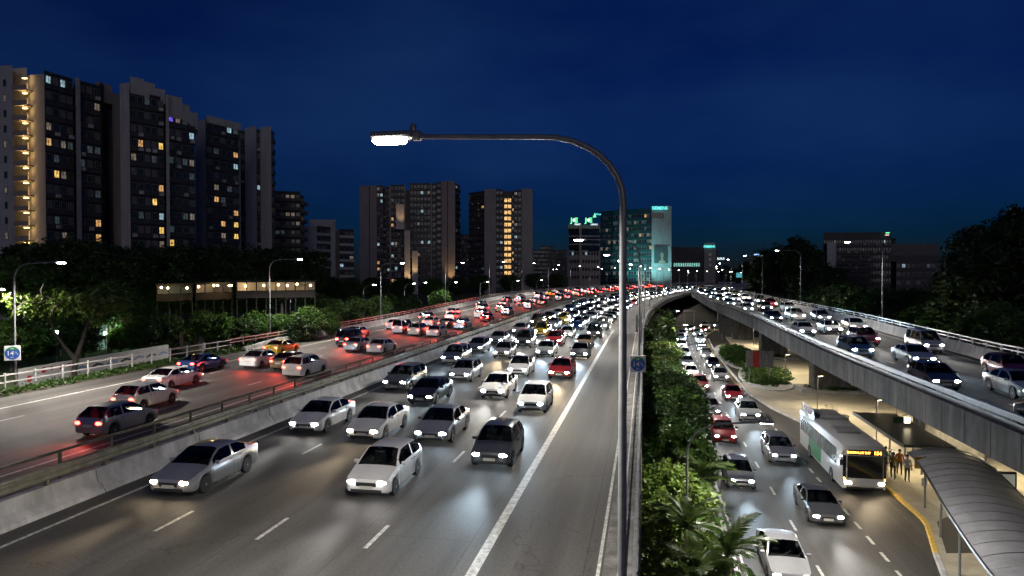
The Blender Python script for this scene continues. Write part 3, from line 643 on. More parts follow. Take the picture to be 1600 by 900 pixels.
    k = MB(); k.box((-h - .012, 0, .66), (.02, .5, .12)); kit['number_plate'].append(k.mesh('number_plate', M['plate']))
    def rowat(x): 
        i = min(range(len(xs) - 1), key=lambda q: abs((xs[q] + xs[q + 1]) / 2 - x)); t = (xs[i] - x) / (xs[i] - xs[i + 1]); return [(a[0] + (c_[0] - a[0]) * t, a[1] + (c_[1] - a[1]) * t) for a, c_ in zip(rows[i], rows[i + 1])]
    k = MB(); mid = sum(bp) / 2
    for x in (ws[0] - .18, mid, max(-c['wb'] / 2 + .46, mid - 1.0)):
        rr_ = rowat(x)
        for sg in (1, -1):
            for j in (2, 3, 4):
                (y0_, a0), (y1_, a1) = rr_[j], rr_[j + 1]; k.add([(x - .009, sg * (y0_ + .004), a0), (x + .009, sg * (y0_ + .004), a0), (x + .009, sg * (y1_ + .004), a1), (x - .009, sg * (y1_ + .004), a1)], [(0, 1, 2, 3)])
    kit['door_seam'] = k.mesh('door_seam', M['black'], fix=False)
    kit['door_handle'] = []
    for x in (mid + .20, max(-c['wb'] / 2 + .56, mid - .85)):
        for sg in (1, -1):
            yy_ = rowat(x)[4][0]; k = MB(); k.bbox((x, sg * (yy_ + .012), float(np.interp(x, bx_, bz)) - .12), (.17, .035, .03), .008); kit['door_handle'].append(k.mesh('door_handle', M['chrome']))
    k = MB()
    for yy_ in (.35, -.22): k.tube([(ws[0] + .02, yy_, ws[1] + .012), (ws[0] - .24, yy_ + .42, ws[1] + .19)], .011, 4)
    kit['wiper'] = k.mesh('wiper', M['black'])
    k = MB(); sb = ws[1] - .42
    for x in (r0[0] - .42, max(r1[0] + .25, r0[0] - 1.35)):
        for yy_ in (.36, -.36):
            k.bbox((x + .18, yy_, sb + .05), (.5, .5, .14), .04); k.bbox((x - .10, yy_, sb + .38), (.14, .48, .62), .05); k.bbox((x - .12, yy_, sb + .76), (.10, .24, .18), .04)
    k.bbox((ws[0] - .30, 0, ws[1] - .16), (.5, W * .74, .16), .05); k.tube([(r0[0] + .12 + .06 * math.sin(a), -.36 + .18 * math.cos(a), ws[1] - .06 + .17 * math.sin(a)) for a in np.linspace(0, 2 * math.pi, 13)], .016, 5, cap=False)
    kit['interior'] = k.mesh('interior', M['seat'])
    kit['mirror'] = []
    for sg in (1, -1):
        k = MB(); k.bbox((ws[0] - .32, sg * (W / 2 + .08), ws[1] + .03), (.12, .20, .13), .03); kit['mirror'].append(k.mesh('mirror', PAINTS['grey']))
    kit['wx'] = wx; kit['wy'] = W / 2 - .115; kit['h'] = h; kit['hz'] = hz; kit['tz'] = c['tail'] - .17; kit['yy'] = yy
    return kit
KIT = {k: car_kit(k) for k in CARS}
WT = {}
def car(kind, colour, pos, rz, near, oncoming, label, group, hc=0, beam=0, parent_tilt=0.0):
    K = KIT[kind]; o = tag(empty('car' if kind != 'van' else 'van', pos, rz), label, 'car' if kind != 'van' else 'van', group)
    p = PAINTS[colour]
    setmat(put('body', K['body'], o), p)
    put('windscreen', K['windscreen'], o); put('rear_window', K['rear_window'], o)
    put('window', K['side_l'], o); put('window', K['side_r'], o)
    for i in (0, 1):
        a = put('headlight', K['headlight'][i], o); b_ = put('taillight', K['taillight'][i], o)
        if oncoming: setmat(a, M['head'][hc])
        else: setmat(b_, M['tail']); setmat(a, M['head'][hc])
    if near:
        put('grille', K['grille'], o); put('door_seam', K['door_seam'], o); put('interior', K['interior'], o); put('wiper', K['wiper'], o)
        for me_ in K['door_handle']: put('door_handle', me_, o)
        for i in (0, 1): put('number_plate', K['number_plate'][i], o); setmat(put('mirror', K['mirror'][i], o), p)
    for x in K['wx']:
        for sg in (1, -1):
            wv = put('wheel', WHEEL[0], o, Matrix.Translation((x, sg * K['wy'], .32)))
            if near: put('rim', WHEEL[1], wv)
    if beam:
        light('headlight_beam', 'SPOT', beam, HEADC[hc], o, (K['h'] + .12, 0, K['hz']), (R(90 + 1.5), 0, R(-90)), 34, 1.0, 0.25)
        if not oncoming:
            light('taillight_glow', 'SPOT', 420, (1.0, 0.07, 0.045), o, (-K['h'] - .15, 0, K['tz']), (R(90 - 2), 0, R(90)), 120, 0.9, 0.4)
    return o
KINDS = ['sedan', 'sedan', 'sedan', 'hatchback', 'hatchback', 'SUV', 'SUV', 'van']
COLS = ['white'] * 5 + ['silver'] * 5 + ['black', 'black', 'grey', 'grey', 'red', 'blue', 'bronze', 'yellow', 'pale blue']
def lane(v, s0, s1, gap, oncoming, lane_label, group, zf, vf=None, beam_to=150, near_to=95, hcw=(4, 4, 2), seed=0):
    rr = random.Random(seed); s = s0; i = 0
    while s < s1:
        kind = rr.choice(KINDS if s > 45 else KINDS[:7]); c = rr.choice(COLS if s > 45 else COLS[:14])
        vv = v + (vf(s) if vf else 0) + rr.uniform(-.22, .22)
        dv = ((vf(s + 2) - vf(s - 2)) / 4) if vf else 0
        rz = yaw(s) - math.atan(dv) + (math.pi if oncoming else 0) + rr.uniform(-.012, .012)
        zz = zf(s, vv) + .004
        car(kind, c, P(s, vv, zz), rz, s < near_to, oncoming, '%s %s, %s vehicle up the %s' % (c, kind, ordw(i), lane_label), group, rr.choices((0, 1, 2), hcw)[0], (3600 if oncoming else 1200) if s < beam_to else 0)
        s += rr.uniform(*gap) * (1 + 0.0006 * s); i += 1
    return i
g1, g2, g3, g4 = 'oncoming traffic on the expressway', 'outbound traffic on the expressway', 'traffic on the flyover', 'traffic on the lower road'
nl = ['oncoming lane beside the hard shoulder', 'second oncoming lane from the hard shoulder', 'third oncoming lane from the hard shoulder', 'oncoming lane beside the pale median barrier']
for k in range(4): lane(EDGE - LW * (k + .5), (29.5, 25, 33, 24)[k], 430, (8.0, 14.5), True, nl[k], g1, zm, seed=11 + k)
nl = ['outbound lane beside the far shoulder', 'second outbound lane from the far shoulder', 'third outbound lane from the far shoulder', 'outbound lane beside the median railing']
for k in range(4): lane(LE + LL * (k + .5), (52, 44, 37, 31)[k], 420, (11, 21), False, nl[k], g2, zm, seed=31 + k, beam_to=170)
nl = ['flyover lane beside the near railing', 'middle flyover lane', 'flyover lane beside the far parapet']
for k in range(3): lane((3.0, 6.4, 9.8)[k], (33, 44, 52)[k], 420, (11, 20), True, nl[k], g3, lambda s, v: zramp(s), vf=vramp, seed=51 + k, beam_to=130)
nl = ['lower road lane beside the trees', 'lower road lane beside the bus bay']
for k in range(2): lane((6.2, 9.6)[k], (33, 41)[k], 215, (9, 14), True, nl[k], g4, lambda s, v: ZL + .012, vf=vlow, seed=71 + k, beam_to=190)

# ================================================================== buildings
M['wall_white'] = mat('painted_wall', (0.46, 0.45, 0.47), 0.85, var=0.12, scale=0.15, stain=0.18)
M['wall_grey'] = mat('grey_wall', (0.31, 0.275, 0.27), 0.85, var=0.12, scale=0.15, stain=0.15)
M['wall_dark'] = mat('dark_cladding', (0.035, 0.037, 0.043), 0.6, var=0.2, scale=0.3)
M['spandrel'] = mat('spandrel', (0.05, 0.053, 0.062), 0.5, var=0.25, scale=0.5)
M['frame'] = mat('window_frame', (0.16, 0.165, 0.18), 0.5, var=0.1)
M['pane'] = mat('window_glass', (0.02, 0.024, 0.03), 0.12, var=0.3, scale=0.2, spec=0.8)
M['pane_curtain'] = mat('curtained_glass', (0.16, 0.16, 0.165), 0.35, var=0.4, scale=1.5)
M['teal_glass'] = mat('teal_glass', (0.02, 0.06, 0.065), 0.15, var=0.3, scale=0.1, spec=0.7)
def lit(name, c, s_):
    """lit room behind the glass: uneven, with curtains and furniture breaking it up"""
    m, nt, b_ = new_mat(name); L = nt.links.new
    tc = N(nt, 'ShaderNodeTexCoord'); oi = N(nt, 'ShaderNodeObjectInfo')
    ad = N(nt, 'ShaderNodeVectorMath', operation='ADD'); L(tc.outputs['Object'], ad.inputs[0]); L(oi.outputs['Location'], ad.inputs[1])
    mp = N(nt, 'ShaderNodeMapping'); mp.inputs['Scale'].default_value = (6, 6, 2.2); L(ad.outputs[0], mp.inputs[0])
    no = N(nt, 'ShaderNodeTexNoise'); no.inputs['Scale'].default_value = 1.0; no.inputs['Detail'].default_value = 2; L(mp.outputs[0], no.inputs['Vector'])
    cr = N(nt, 'ShaderNodeValToRGB'); cr.color_ramp.elements[0].position = .38; cr.color_ramp.elements[1].position = .6
    cr.color_ramp.elements[0].color = (c[0] * .25, c[1] * .2, c[2] * .18, 1); cr.color_ramp.elements[1].color = (*c, 1); L(no.outputs[0], cr.inputs[0])
    L(cr.outputs[0], b_.inputs['Emission Color']); b_.inputs['Emission Strength'].default_value = s_
    b_.inputs['Base Color'].default_value = (.1, .1, .1, 1); b_.inputs['Roughness'].default_value = .2
    return m
LITM = {'w': lit('room_warm', (1.0, 0.55, 0.20), 0.9), 'y': lit('room_yellow', (1.0, 0.66, 0.16), 1.3), 'c': lit('room_cool', (0.50, 0.80, 0.95), 0.75), 'd': lit('room_dim', (0.75, 0.62, 0.48), 0.28), 't': lit('room_dim_cool', (0.35, 0.55, 0.62), 0.10),
        'b': lit('room_blue', (0.18, 0.12, 1.0), 1.2), 'o': lit('stair_orange', (1.0, 0.60, 0.22), 1.5), 'g': lit('office_cyan', (0.35, 0.95, 0.85), 0.9)}
k = MB(); fw = .07      # unit window 1 x 1, x right, z up, faces -y
k.add([(0, 0, 0), (1, 0, 0), (1, 0, 1), (0, 0, 1), (fw, 0, fw), (1 - fw, 0, fw), (1 - fw, 0, 1 - fw), (fw, 0, 1 - fw), (fw, .06, fw), (1 - fw, .06, fw), (1 - fw, .06, 1 - fw), (fw, .06, 1 - fw), (0, .12, 0), (1, .12, 0), (1, .12, 1), (0, .12, 1)],
      [(0, 1, 5, 4), (1, 2, 6, 5), (2, 3, 7, 6), (3, 0, 4, 7), (4, 5, 9, 8), (5, 6, 10, 9), (6, 7, 11, 10), (7, 4, 8, 11), (0, 12, 13, 1), (1, 13, 14, 2), (2, 14, 15, 3), (3, 15, 12, 0)], 0)
k.add([(fw, .06, fw), (1 - fw, .06, fw), (1 - fw, .06, 1 - fw), (fw, .06, 1 - fw)], [(0, 1, 2, 3)], 1)
k.box((.5, .03, .5), (.035, .05, 1 - 2 * fw), mi=0)
WIN = k.mesh('window', [M['frame'], M['pane']], fix=False)
k = MB(); k.bbox((0, 0, 0), (.95, .42, .72), .03); k.lathe([(.28, 0), (.28, .03), (.05, .04)], (0.0, -.22, 0), 10, M=Matrix.Rotation(math.pi / 2, 4, 'X')); ACU = k.mesh('air_conditioner', M['wall_white'])
def proj(p):
    return 800 + FPX * p.x / p.y, 430 - (p.z - CZ) * FPX / p.y
class Bld:
    def __init__(s, name, label, cat, base_px, d, lits=(), group=None, z0=-1.2):
        p = at(base_px, 430, d); s.z0 = z0; s.o = tag(empty(name, (p.x, p.y, z0)), label, cat, group); s.off = Vector((p.x, p.y, z0)); s.lits = list(lits); s.wins = []
        s.rr = random.Random(int(base_px * 7 + d))
    def frame(s, px0, d0, px1, d1):
        a = at(px0, 430, d0); b_ = at(px1, 430, d1); a.z = b_.z = 0; t = (b_ - a); ln = t.length; t.normalize(); n = Vector((t.y, -t.x, 0))
        if n.dot(-a) < 0: n = -n
        return a, t, n, ln
    def wall(s, px0, d0, px1, d1, ytop, T=6.0, m='wall_white', fwd=0.0, zbot=None, name='wall', ytop1=None):
        a, t, n, ln = s.frame(px0, d0, px1, d1); z1 = CZ - (ytop - 430) / FPX * (d0 + d1) / 2; zb = s.z0 if zbot is None else zbot
        z2 = z1 if ytop1 is None else CZ - (ytop1 - 430) / FPX * d1
        b_ = a + t * ln; ra = Vector((a.x, a.y, 0)).normalized(); rb = Vector((b_.x, b_.y, 0)).normalized(); q = [a + n * fwd, b_ + n * fwd, b_ + rb * T, a + ra * T]
        k = MB(); k.add([Vector((p.x, p.y, zb)) - s.off for p in q] + [Vector((p.x, p.y, zz)) - s.off for p, zz in zip(q, (z1, z2, z2, z1))], [(3, 2, 1, 0), (4, 5, 6, 7), (0, 1, 5, 4), (1, 2, 6, 5), (2, 3, 7, 6), (3, 0, 4, 7)])
        k.build(name, M[m], s.o); return z1
    def bay(s, px0, d0, px1, d1, ytop, T=6.0, ncol=3, fl=3.1, m='wall_dark', sp='spandrel', wh=1.5, sill=1.05, fwd=0.0, prob=0.0, zbot=None, sps=0.35, curtain=.3, margin=.12, litset='wdct', top_blank=0.4, zwin=None):
        a, t, n, ln = s.frame(px0, d0, px1, d1)
        z1 = s.wall(px0, d0, px1, d1, ytop, T, m, fwd, zbot, 'bay_wall')
        zb = (s.z0 if zbot is None else zbot); nf = int((z1 - top_blank - zb) / fl); zs = z1 - top_blank - nf * fl
        ang = math.atan2(t.y, t.x); flip = n.dot(Vector((t.y, -t.x, 0))) < 0
        spm = None
        for i in range(nf):
            zf_ = zs + i * fl
            if zwin is not None and zf_ < zwin: continue
            if sp:
                if spm is None:
                    kk = MB(); kk.box((ln / 2, -sps / 2, sill / 2 - .05), (ln - .1, sps, sill - .12)); kk.box((ln / 2, -sps / 2 - .06, sill - .06), (ln - .06, sps + .12, .07)); spm = kk.mesh('spandrel', M[sp])
                put('spandrel', spm, s.o, Matrix.Translation(a + n * (fwd + .003) + Vector((0, 0, zf_)) - s.off) @ Matrix.Rotation(ang, 4, 'Z'))
            cw = ln / ncol
            for c in range(ncol):
                p = a + t * (c * cw + margin * cw) + n * (fwd + .125) + Vector((0, 0, zf_ + sill))
                Mx = Matrix.Translation(p - s.off) @ Matrix.Rotation(ang, 4, 'Z') @ Matrix.Diagonal((cw * (1 - 2 * margin), 1, wh, 1))
                w_ = put('window', WIN, s.o, Mx)
                x_ = s.rr.random()
                if x_ < prob: setmat(w_, LITM[s.rr.choice(litset)], 1)
                elif x_ < prob + curtain: setmat(w_, M['pane_curtain'], 1)
                if sp == 'spandrel' and s.rr.random() < .13: put('air_conditioner', ACU, s.o, Matrix.Translation(p + n * .55 + t * (cw * .3) - Vector((0, 0, .55)) - s.off) @ Matrix.Rotation(ang, 4, 'Z'))
                s.wins.append((w_, proj(p + t * cw * .4 + Vector((0, 0, wh / 2)))))
        return z1
    def done(s):
        for (x, y, c) in s.lits:
            if s.wins: setmat(min(s.wins, key=lambda q: (q[1][0] - x) ** 2 + (q[1][1] - y) ** 2)[0], LITM[c], 1)

# --- the row of tall flats on the far side
B = Bld('apartment_tower', 'tallest pale apartment tower with a stack of warm lit landings', 'building', 60, 138,
    [(81, 124, 'c'), (98, 130, 'c'), (80, 197, 'd'), (82, 220, 'w'), (105, 228, 'd'), (89, 272, 'y'), (107, 275, 'd'), (156, 158, 'd'), (165, 340, 'w'), (150, 361, 'w'), (92, 251, 't'), (140, 236, 't'), (150, 236, 't')], 'apartment towers in a row')
B.wall(-90, 144, 24, 139, 99, 14, ytop1=104)
a_, t_, n_, ln_ = B.frame(-90, 144, 24, 139)
for i in range(15):                                             # slit windows in the end wall
    p = a_ + t_ * (ln_ - 2.4) + n_ * .13 + Vector((0, 0, 3 + 3.1 * i)); w_ = put('window', WIN, B.o, Matrix.Translation(p - B.off) @ Matrix.Rotation(math.atan2(t_.y, t_.x), 4, 'Z') @ Matrix.Diagonal((.7, 1, 1.5, 1)))
    if i % 3 == 1: setmat(w_, LITM['d'], 1)
B.wall(46, 142.4, 73, 136, 112, 10, ytop1=117)
B.wall(24, 143, 46, 142.6, 108, 9)                               # back of the recess
a_, t_, n_, ln_ = B.frame(24, 139.2, 46, 138.8); ang = math.atan2(t_.y, t_.x)
kk = MB(); kk.box((ln_ / 2, 1.5, .1), (ln_ + .1, 3.6, .2)); kk.box((ln_ / 2, -.25, .55), (ln_ + .1, .12, .9)); slab = kk.mesh('landing', M['wall_grey'])
kk = MB(); kk.bbox((ln_ / 2, 1.2, 2.76), (.9, .5, .14), .03); lampm = kk.mesh('landing_lamp', emit('landing_lamp', (1.0, .62, .20), 7))
kk = MB(); kk.box((.9, 3.0, 1.25), (.95, .08, 2.1)); doorm = kk.mesh('door', LITM['w'])
for i in range(12):
    zf_ = 14.0 + 3.05 * i - 2
    if zf_ > 46.5: break
    Mx = Matrix.Translation(a_ + Vector((0, 0, zf_)) - B.off) @ Matrix.Rotation(ang, 4, 'Z')
    put('landing', slab, B.o, Mx); l_ = put('landing_lamp', lampm, B.o, Mx); put('door', doorm, B.o, Mx)
    light('landing_light', 'POINT', 85, (1.0, .62, .22), l_, (ln_ / 2 + .5, .2, 2.4), rad=.12)
B.bay(73, 136.2, 117, 142, 118, 8, 4, wh=1.6, prob=.12, litset='tttd')
B.wall(117, 141.5, 124, 142.5, 124, 10, fwd=.8)
B.bay(124, 143, 160, 147.5, 131, 8, 3, wh=1.6, prob=.12, litset='tttd')
B.wall(160, 148, 168, 152, 133, 6, 'wall_dark'); B.wall(168, 158, 190, 161, 146, 6, 'wall_grey'); B.wall(152, 149, 178, 152, 131.5, 6, 'wall_grey', zbot=46)
B.done()
B = Bld('apartment_tower', 'pale apartment tower with stepped roof fins, second in the row', 'building', 240, 152,
    [(219, 224, 'w'), (249, 235, 'w'), (256, 236, 'y'), (263, 185, 'd'), (268, 187, 'b'), (300, 207, 'c'), (265, 242, 't'), (256, 295, 'w'), (243, 313, 'y'), (258, 336, 'c'), (251, 355, 'w'), (261, 357, 'y'), (261, 375, 'y'), (286, 341, 't'), (302, 261, 'd'), (240, 247, 't'), (226, 335, 't')], 'apartment towers in a row')
B.wall(178, 152, 190, 148, 152, 8, 'wall_grey')
B.wall(190, 147.5, 205, 146, 131, 12)
B.bay(205, 146.5, 258, 152, 148, 8, 5, wh=1.6, prob=.10, litset='tttd'); B.wall(205, 146.8, 226, 149, 124, 8, fwd=.5, zbot=47); B.wall(226, 149, 243, 151, 131, 8, fwd=.5, zbot=46.5); B.wall(243, 151, 259, 152.5, 141, 8, fwd=.5, zbot=46)
B.wall(258, 151.6, 263, 152.2, 150, 9, fwd=.9)
B.bay(263, 153, 306, 159, 178, 8, 4, wh=1.6, prob=.10, litset='tttd'); B.wall(263, 153, 285, 156, 152, 7, fwd=.45, zbot=43.5); B.wall(285, 156, 297, 158, 165, 7, fwd=.45, zbot=43); B.wall(297, 158, 309, 160, 177, 7, fwd=.45, zbot=42)
B.done()
B = Bld('apartment_tower', 'narrower apartment tower, third in the row, yellow lit corner flats', 'building', 345, 180,
    [(359, 210, 'c'), (364, 247, 'w'), (366, 267, 'c'), (341, 293, 'd'), (361, 297, 't'), (340, 311, 'w'), (345, 347, 'w'), (366, 334, 'w'), (370, 352, 'y'), (368, 366, 'y'), (336, 238, 't')], 'apartment towers in a row')
B.wall(307, 177, 323, 174, 189, 12); B.bay(323, 174.5, 374, 184, 192, 8, 5, wh=1.5, prob=.10, litset='tttd'); B.wall(323, 174.5, 350, 179, 184, 8, fwd=.4, zbot=47); B.wall(350, 179, 377, 184.5, 191, 8, fwd=.4, zbot=47)
B.wall(372, 186, 377, 187, 196, 8); B.done()
B = Bld('apartment_tower', 'pale apartment tower with two blank fins, last in the row', 'building', 405, 205, [(404, 300, 'c')], 'apartment towers in a row')
B.bay(376, 206, 384, 207, 205, 8, 1); B.wall(384, 204, 402, 201, 199, 12); B.bay(402, 203, 408, 203.5, 203, 10, 1); B.wall(408, 203, 425, 201.5, 199, 14); B.bay(425, 202, 430, 206, 206, 10, 1); B.done()
# --- dark balcony block and the low white block
B = Bld('balcony_block', 'dark block with projecting balconies beside the last pale tower', 'building', 450, 235, [(448, 305, 'd'), (460, 313, 'd'), (447, 328, 'd')])
B.bay(430, 236, 470, 238, 299, 8, 5, sps=1.3, prob=.16, litset='dtd', wh=1.3); B.bay(470, 238, 476, 244, 306, 6, 1, sps=1.3); B.done()
B = Bld('low_white_block', 'low white block of flats between the tower row and the twin towers', 'building', 500, 262, [(536, 413, 'c'), (505, 412, 't'), (546, 400, 'd')])
B.wall(452, 262, 495, 258, 354, 10); B.bay(455, 262.3, 476, 260.2, 362, 3, 2, fwd=.15, wh=1.2, sp=None, zbot=14); B.bay(495, 258, 517, 264, 354, 8, 3, sp='wall_white', wh=1.3, sps=.2); B.wall(484, 266, 525, 268, 343, 8); B.wall(517, 264, 524, 265, 345, 8)
B.bay(530, 266, 553, 270, 358, 8, 3, sp='wall_white', wh=1.3, sps=.2); B.wall(524, 271, 530, 271, 360, 5, 'wall_grey'); B.done()
a_ = at(527, 420, 266); 
# --- the twin towers
LT = [(583, 295, 'd'), (584, 303, 'd'), (596, 305, 'c'), (596, 315, 'c'), (616, 314, 't'), (615, 355, 'w'), (615, 345, 'w'), (658, 302, 'c'), (659, 334, 'c'), (586, 378, 'c'), (615, 376, 'c'), (620, 376, 'd'), (658, 375, 'c'), (669, 374, 'c'), (686, 374, 't'), (616, 396, 'c'), (617, 417, 'c'), (586, 410, 'w'), (586, 418, 'w'), (621, 437, 'y'), (627, 437, 'y'), (614, 437, 'w'), (656, 354, 'd'), (678, 436, 'c'), (607, 417, 'c'), (656, 398, 'd'), (670, 302, 'd')]
B = Bld('twin_tower', 'dark tower block with tall lit recesses, broader of the middle pair', 'building', 640, 345, LT, 'middle tower blocks')
B.wall(562, 346, 577, 344, 290, 14, 'wall_grey'); B.wall(578, 344, 589, 343, 290, 14, 'wall_grey'); B.wall(577, 347, 578.2, 347, 292, 8, 'wall_dark')
B.bay(589, 344, 599, 344, 290, 8, 2, wh=1.6); B.bay(599, 347, 610, 347, 292, 8, 2, wh=1.4); B.wall(609, 343, 611, 343, 290, 9, 'wall_grey')
B.bay(611, 344, 632, 344, 289, 8, 4, wh=1.6); B.wall(632, 343.5, 634, 343.5, 288, 9, 'wall_grey'); B.wall(634, 352, 641, 352, 297, 6, 'wall_grey')
B.bay(641, 343, 673, 343, 286.5, 9, 6, wh=1.6); B.wall(673, 342.5, 675, 342.5, 286, 9, 'wall_grey'); B.bay(675, 344, 682, 344, 287, 8, 1); B.bay(682, 342, 690, 342, 284.5, 9, 1, sp=None)
B.wall(690, 341, 699, 340, 283.5, 12, 'wall_grey'); B.wall(700, 340, 711, 339.5, 283, 12, 'wall_grey'); B.wall(699, 343, 700.2, 343, 286, 8, 'wall_dark'); B.bay(711, 340, 719, 350, 288, 6, 2, prob=.08)
def washer(B, px, py, d, name, power, c, rx, spread=60):
    p = at(px, py, d); kk = MB(); kk.bbox((0, 0, .12), (.5, .3, .24), .05); l_ = kk.build(name, M['lamp_case'], B.o); l_.location = p - B.off
    light('wash_light', 'SPOT', power, c, l_, (0, 0, .5), (rx, 0, 0), spread, .9, .4)
WARM = (1.0, .60, .24)
B.wall(619, 340.2, 632, 340.2, 319, .5, 'wall_white', zbot=CZ - (358 - 430) / FPX * 340); B.wall(632, 339, 641, 339, 360, .5, 'wall_white'); B.wall(644, 339, 653, 339, 392, .4, 'wall_white')
for (px, py) in ((625, 359), (636, 447), (648, 436), (703, 447)): washer(B, px, py, 336.5, 'flood_light', 2600 if py < 440 else 4500, WARM, R(180 - 16))
B.done()
B = Bld('twin_tower', 'dark tower block with one bright stack of stair windows', 'building', 785, 345, [(752, 321, 'w'), (809, 300, 'd'), (806, 367, 'c'), (807, 347, 'd'), (781, 377, 'c'), (752, 416, 't'), (781, 420, 'c')], 'middle tower blocks')
B.bay(733, 352, 757, 343, 300, 8, 5, wh=1.3, curtain=.15); B.wall(757, 342, 775, 341, 295.5, 14, 'wall_grey'); B.bay(775, 342, 786, 342, 296, 9, 2, sp=None, wh=1.4)
B.wall(786, 346, 815, 346, 299, 6, 'wall_dark'); B.bay(800, 343.5, 803, 343.5, 303, 3, 1, wh=1.4, prob=.5, litset='wd'); B.bay(803, 342.5, 815, 342.5, 297, 8, 2, wh=1.4); B.wall(815, 341, 832, 343, 295, 12, 'wall_grey')
a_, t_, n_, ln_ = B.frame(787, 345, 799, 345); 
for i in range(14):
    zz = CZ - (316 + 9.45 * i - 430) / FPX * 344
    for j in (0, 1):
        w_ = put('window', WIN, B.o, Matrix.Translation(a_ + t_ * (.25 + j * 1.85) + n_ * .2 + Vector((0, 0, zz)) - B.off) @ Matrix.Diagonal((1.75, 1, 2.0, 1))); setmat(w_, LITM['o'], 1)
B.done()
# --- offices at the bend
B = Bld('office_block', 'pale office block with green and white rooftop signs', 'building', 912, 400, [(894, 397, 'c'), (914, 394, 'c')])
B.wall(888, 402, 906, 398, 391, 14, 'wall_grey'); B.wall(906, 398, 938, 402, 391, 14, 'wall_grey')
B.bay(889, 402, 905.5, 398.2, 447, 2, 4, wh=1.9, sill=.8, sp=None, fwd=.1, zbot=-1.2) if False else None
for (q0, q1, da, db, nc) in ((889, 905, 401.8, 398.2, 4), (909, 936, 398.4, 401.7, 6)):
    a_, t_, n_, ln_ = B.frame(q0, da, q1, db); ang = math.atan2(t_.y, t_.x)
    for r_ in range(4):
        for c_ in range(nc):
            p = a_ + t_ * (ln_ * (c_ + .15) / nc) + n_ * .13 + Vector((0, 0, CZ - (399 + 12.3 * r_ - 430) / FPX * 400)); w_ = put('window', WIN, B.o, Matrix.Translation(p - B.off) @ Matrix.Rotation(ang, 4, 'Z') @ Matrix.Diagonal((ln_ / nc * .7, 1, 2.1, 1))); B.wins.append((w_, proj(p + Vector((0, 0, 1)))))
    for r_ in range(3):
        yy = (352, 365, 378)[r_]; zt = CZ - (yy - 430) / FPX * 400
        B.wall(q0 - 1 if q0 < 900 else 907, da, q1 + .6, db, yy + 3, 8, 'wall_grey', fwd=.6, zbot=zt - 1.9, name='band')
        B.wall(q0, da, q1, db, yy + 2.9, 6, 'pane', zbot=zt - 5.6, name='glazing')
B.wall(904.5, 398, 908, 398, 349, 9, 'wall_grey', fwd=.9)
B.wall(888, 402, 938, 402, 350.5, 10, 'wall_grey', zbot=CZ + 26, fwd=-3)
SIGN = {'g': emit('sign_green', (.12, 1.0, .32), 1.5), 'w': emit('sign_white', (.75, .95, 1.0), 1.5), 't': emit('sign_teal', (.10, .85, .80), 1.4), 'b': emit('sign_blue', (.25, .45, 1.0), 3)}
def sign(B, txt, px, py, d, h_, m_, dirx=(1, 0), name='rooftop_sign', bold=.03):
    me = text_mesh(txt, h_ * 1.35, .15, m_, bold * h_); put(name, me, B.o, facing(at(px, py, d) - B.off, dirx))
def strokes(B, px, py, d, wd, h_, m_, seed, dirx=(1, 0), name='rooftop_sign'):
    """a line of glowing strokes for lettering too far off to read"""
    g = random.Random(seed); k = MB(); x = -wd / 2
    while x < wd / 2 - h_ * .3:
        w_ = h_ * g.uniform(.45, .75); k.box((x + w_ * .14, 0, 0), (w_ * .26, .2, h_)); k.box((x + w_ * .5, 0, h_ * g.choice((-.38, 0, .38))), (w_ * .72, .18, h_ * .22))
        if g.random() < .6: k.box((x + w_ * .84, 0, g.choice((-.1, 0, .1)) * h_), (w_ * .24, .2, h_ * .8))
        x += w_ * 1.22
    o_ = k.build(name, m_, B.o); o_.location = at(px, py, d) - B.off; o_.rotation_euler = (0, 0, math.atan2(dirx[1], dirx[0]))
def diamond(B, px, py, d, r, m_):
    k = MB(); k.prism([(0, -r), (r * .75, 0), (0, r), (-r * .75, 0)], -.15, .15, 'y'); o_ = k.build('rooftop_sign', m_, B.o); o_.location = at(px, py, d) - B.off
for px_ in (896.5, 919.0):
    sign(B, 'J', px_ - 3.6, 344.4, 397, 2.7, SIGN['g'], bold=.05); diamond(B, px_, 344.0, 397, 1.15, SIGN['w']); sign(B, 'E', px_ + 3.6, 344.4, 397, 2.7, SIGN['g'], bold=.05)
strokes(B, 902.5, 350.6, 396.6, 3.6, 1.0, SIGN['w'], 3); strokes(B, 929, 350.6, 396.6, 4.4, 1.0, SIGN['w'], 4); B.done()
B = Bld('glass_office', 'large teal glass office with white end slab and glowing roof lettering', 'building', 990, 440, [(980, 356, 'd'), (1009, 341, 'w'), (992, 347, 'd'), (1000, 372, 'w'), (992, 373, 'd'), (985, 373, 'd'), (1015, 381, 'd'), (1014, 389, 'w'), (990, 389, 'd'), (952, 375, 'd'), (958, 375, 'd'), (948, 384, 'd'), (976, 364, 't'), (965, 352, 't'), (1012, 371, 'd'), (1003, 352, 't')])
pts_ = [(938, 462), (958, 452), (978, 446), (998, 442), (1018, 440)]
for i in range(4):
    B.bay(pts_[i][0], pts_[i][1], pts_[i + 1][0] + .3, pts_[i + 1][1], (330, 328, 327, 326)[i], 14, 5, fl=4.1, m='teal_glass', sp='teal_glass', sill=1.3, wh=2.3, sps=.25, margin=.03, curtain=.25, top_blank=3.0, prob=.05, litset='td')
B.wall(1018, 438.5, 1049, 438.5, 322, 16, 'wall_white'); B.wall(1019, 438, 1037, 438, 333, 2, 'pane', zbot=CZ - (341 - 430) / FPX * 438, name='glazing')
kk = MB(); kk.box((0, 0, 0), (8.8, .5, 10.8)); o_ = kk.build('poster', mat('poster_dark', (.03, .05, .06), .4, var=.8, scale=.35, c2=(.08, .12, .13)), B.o); o_.location = at(1033, 398, 437.8) - B.off
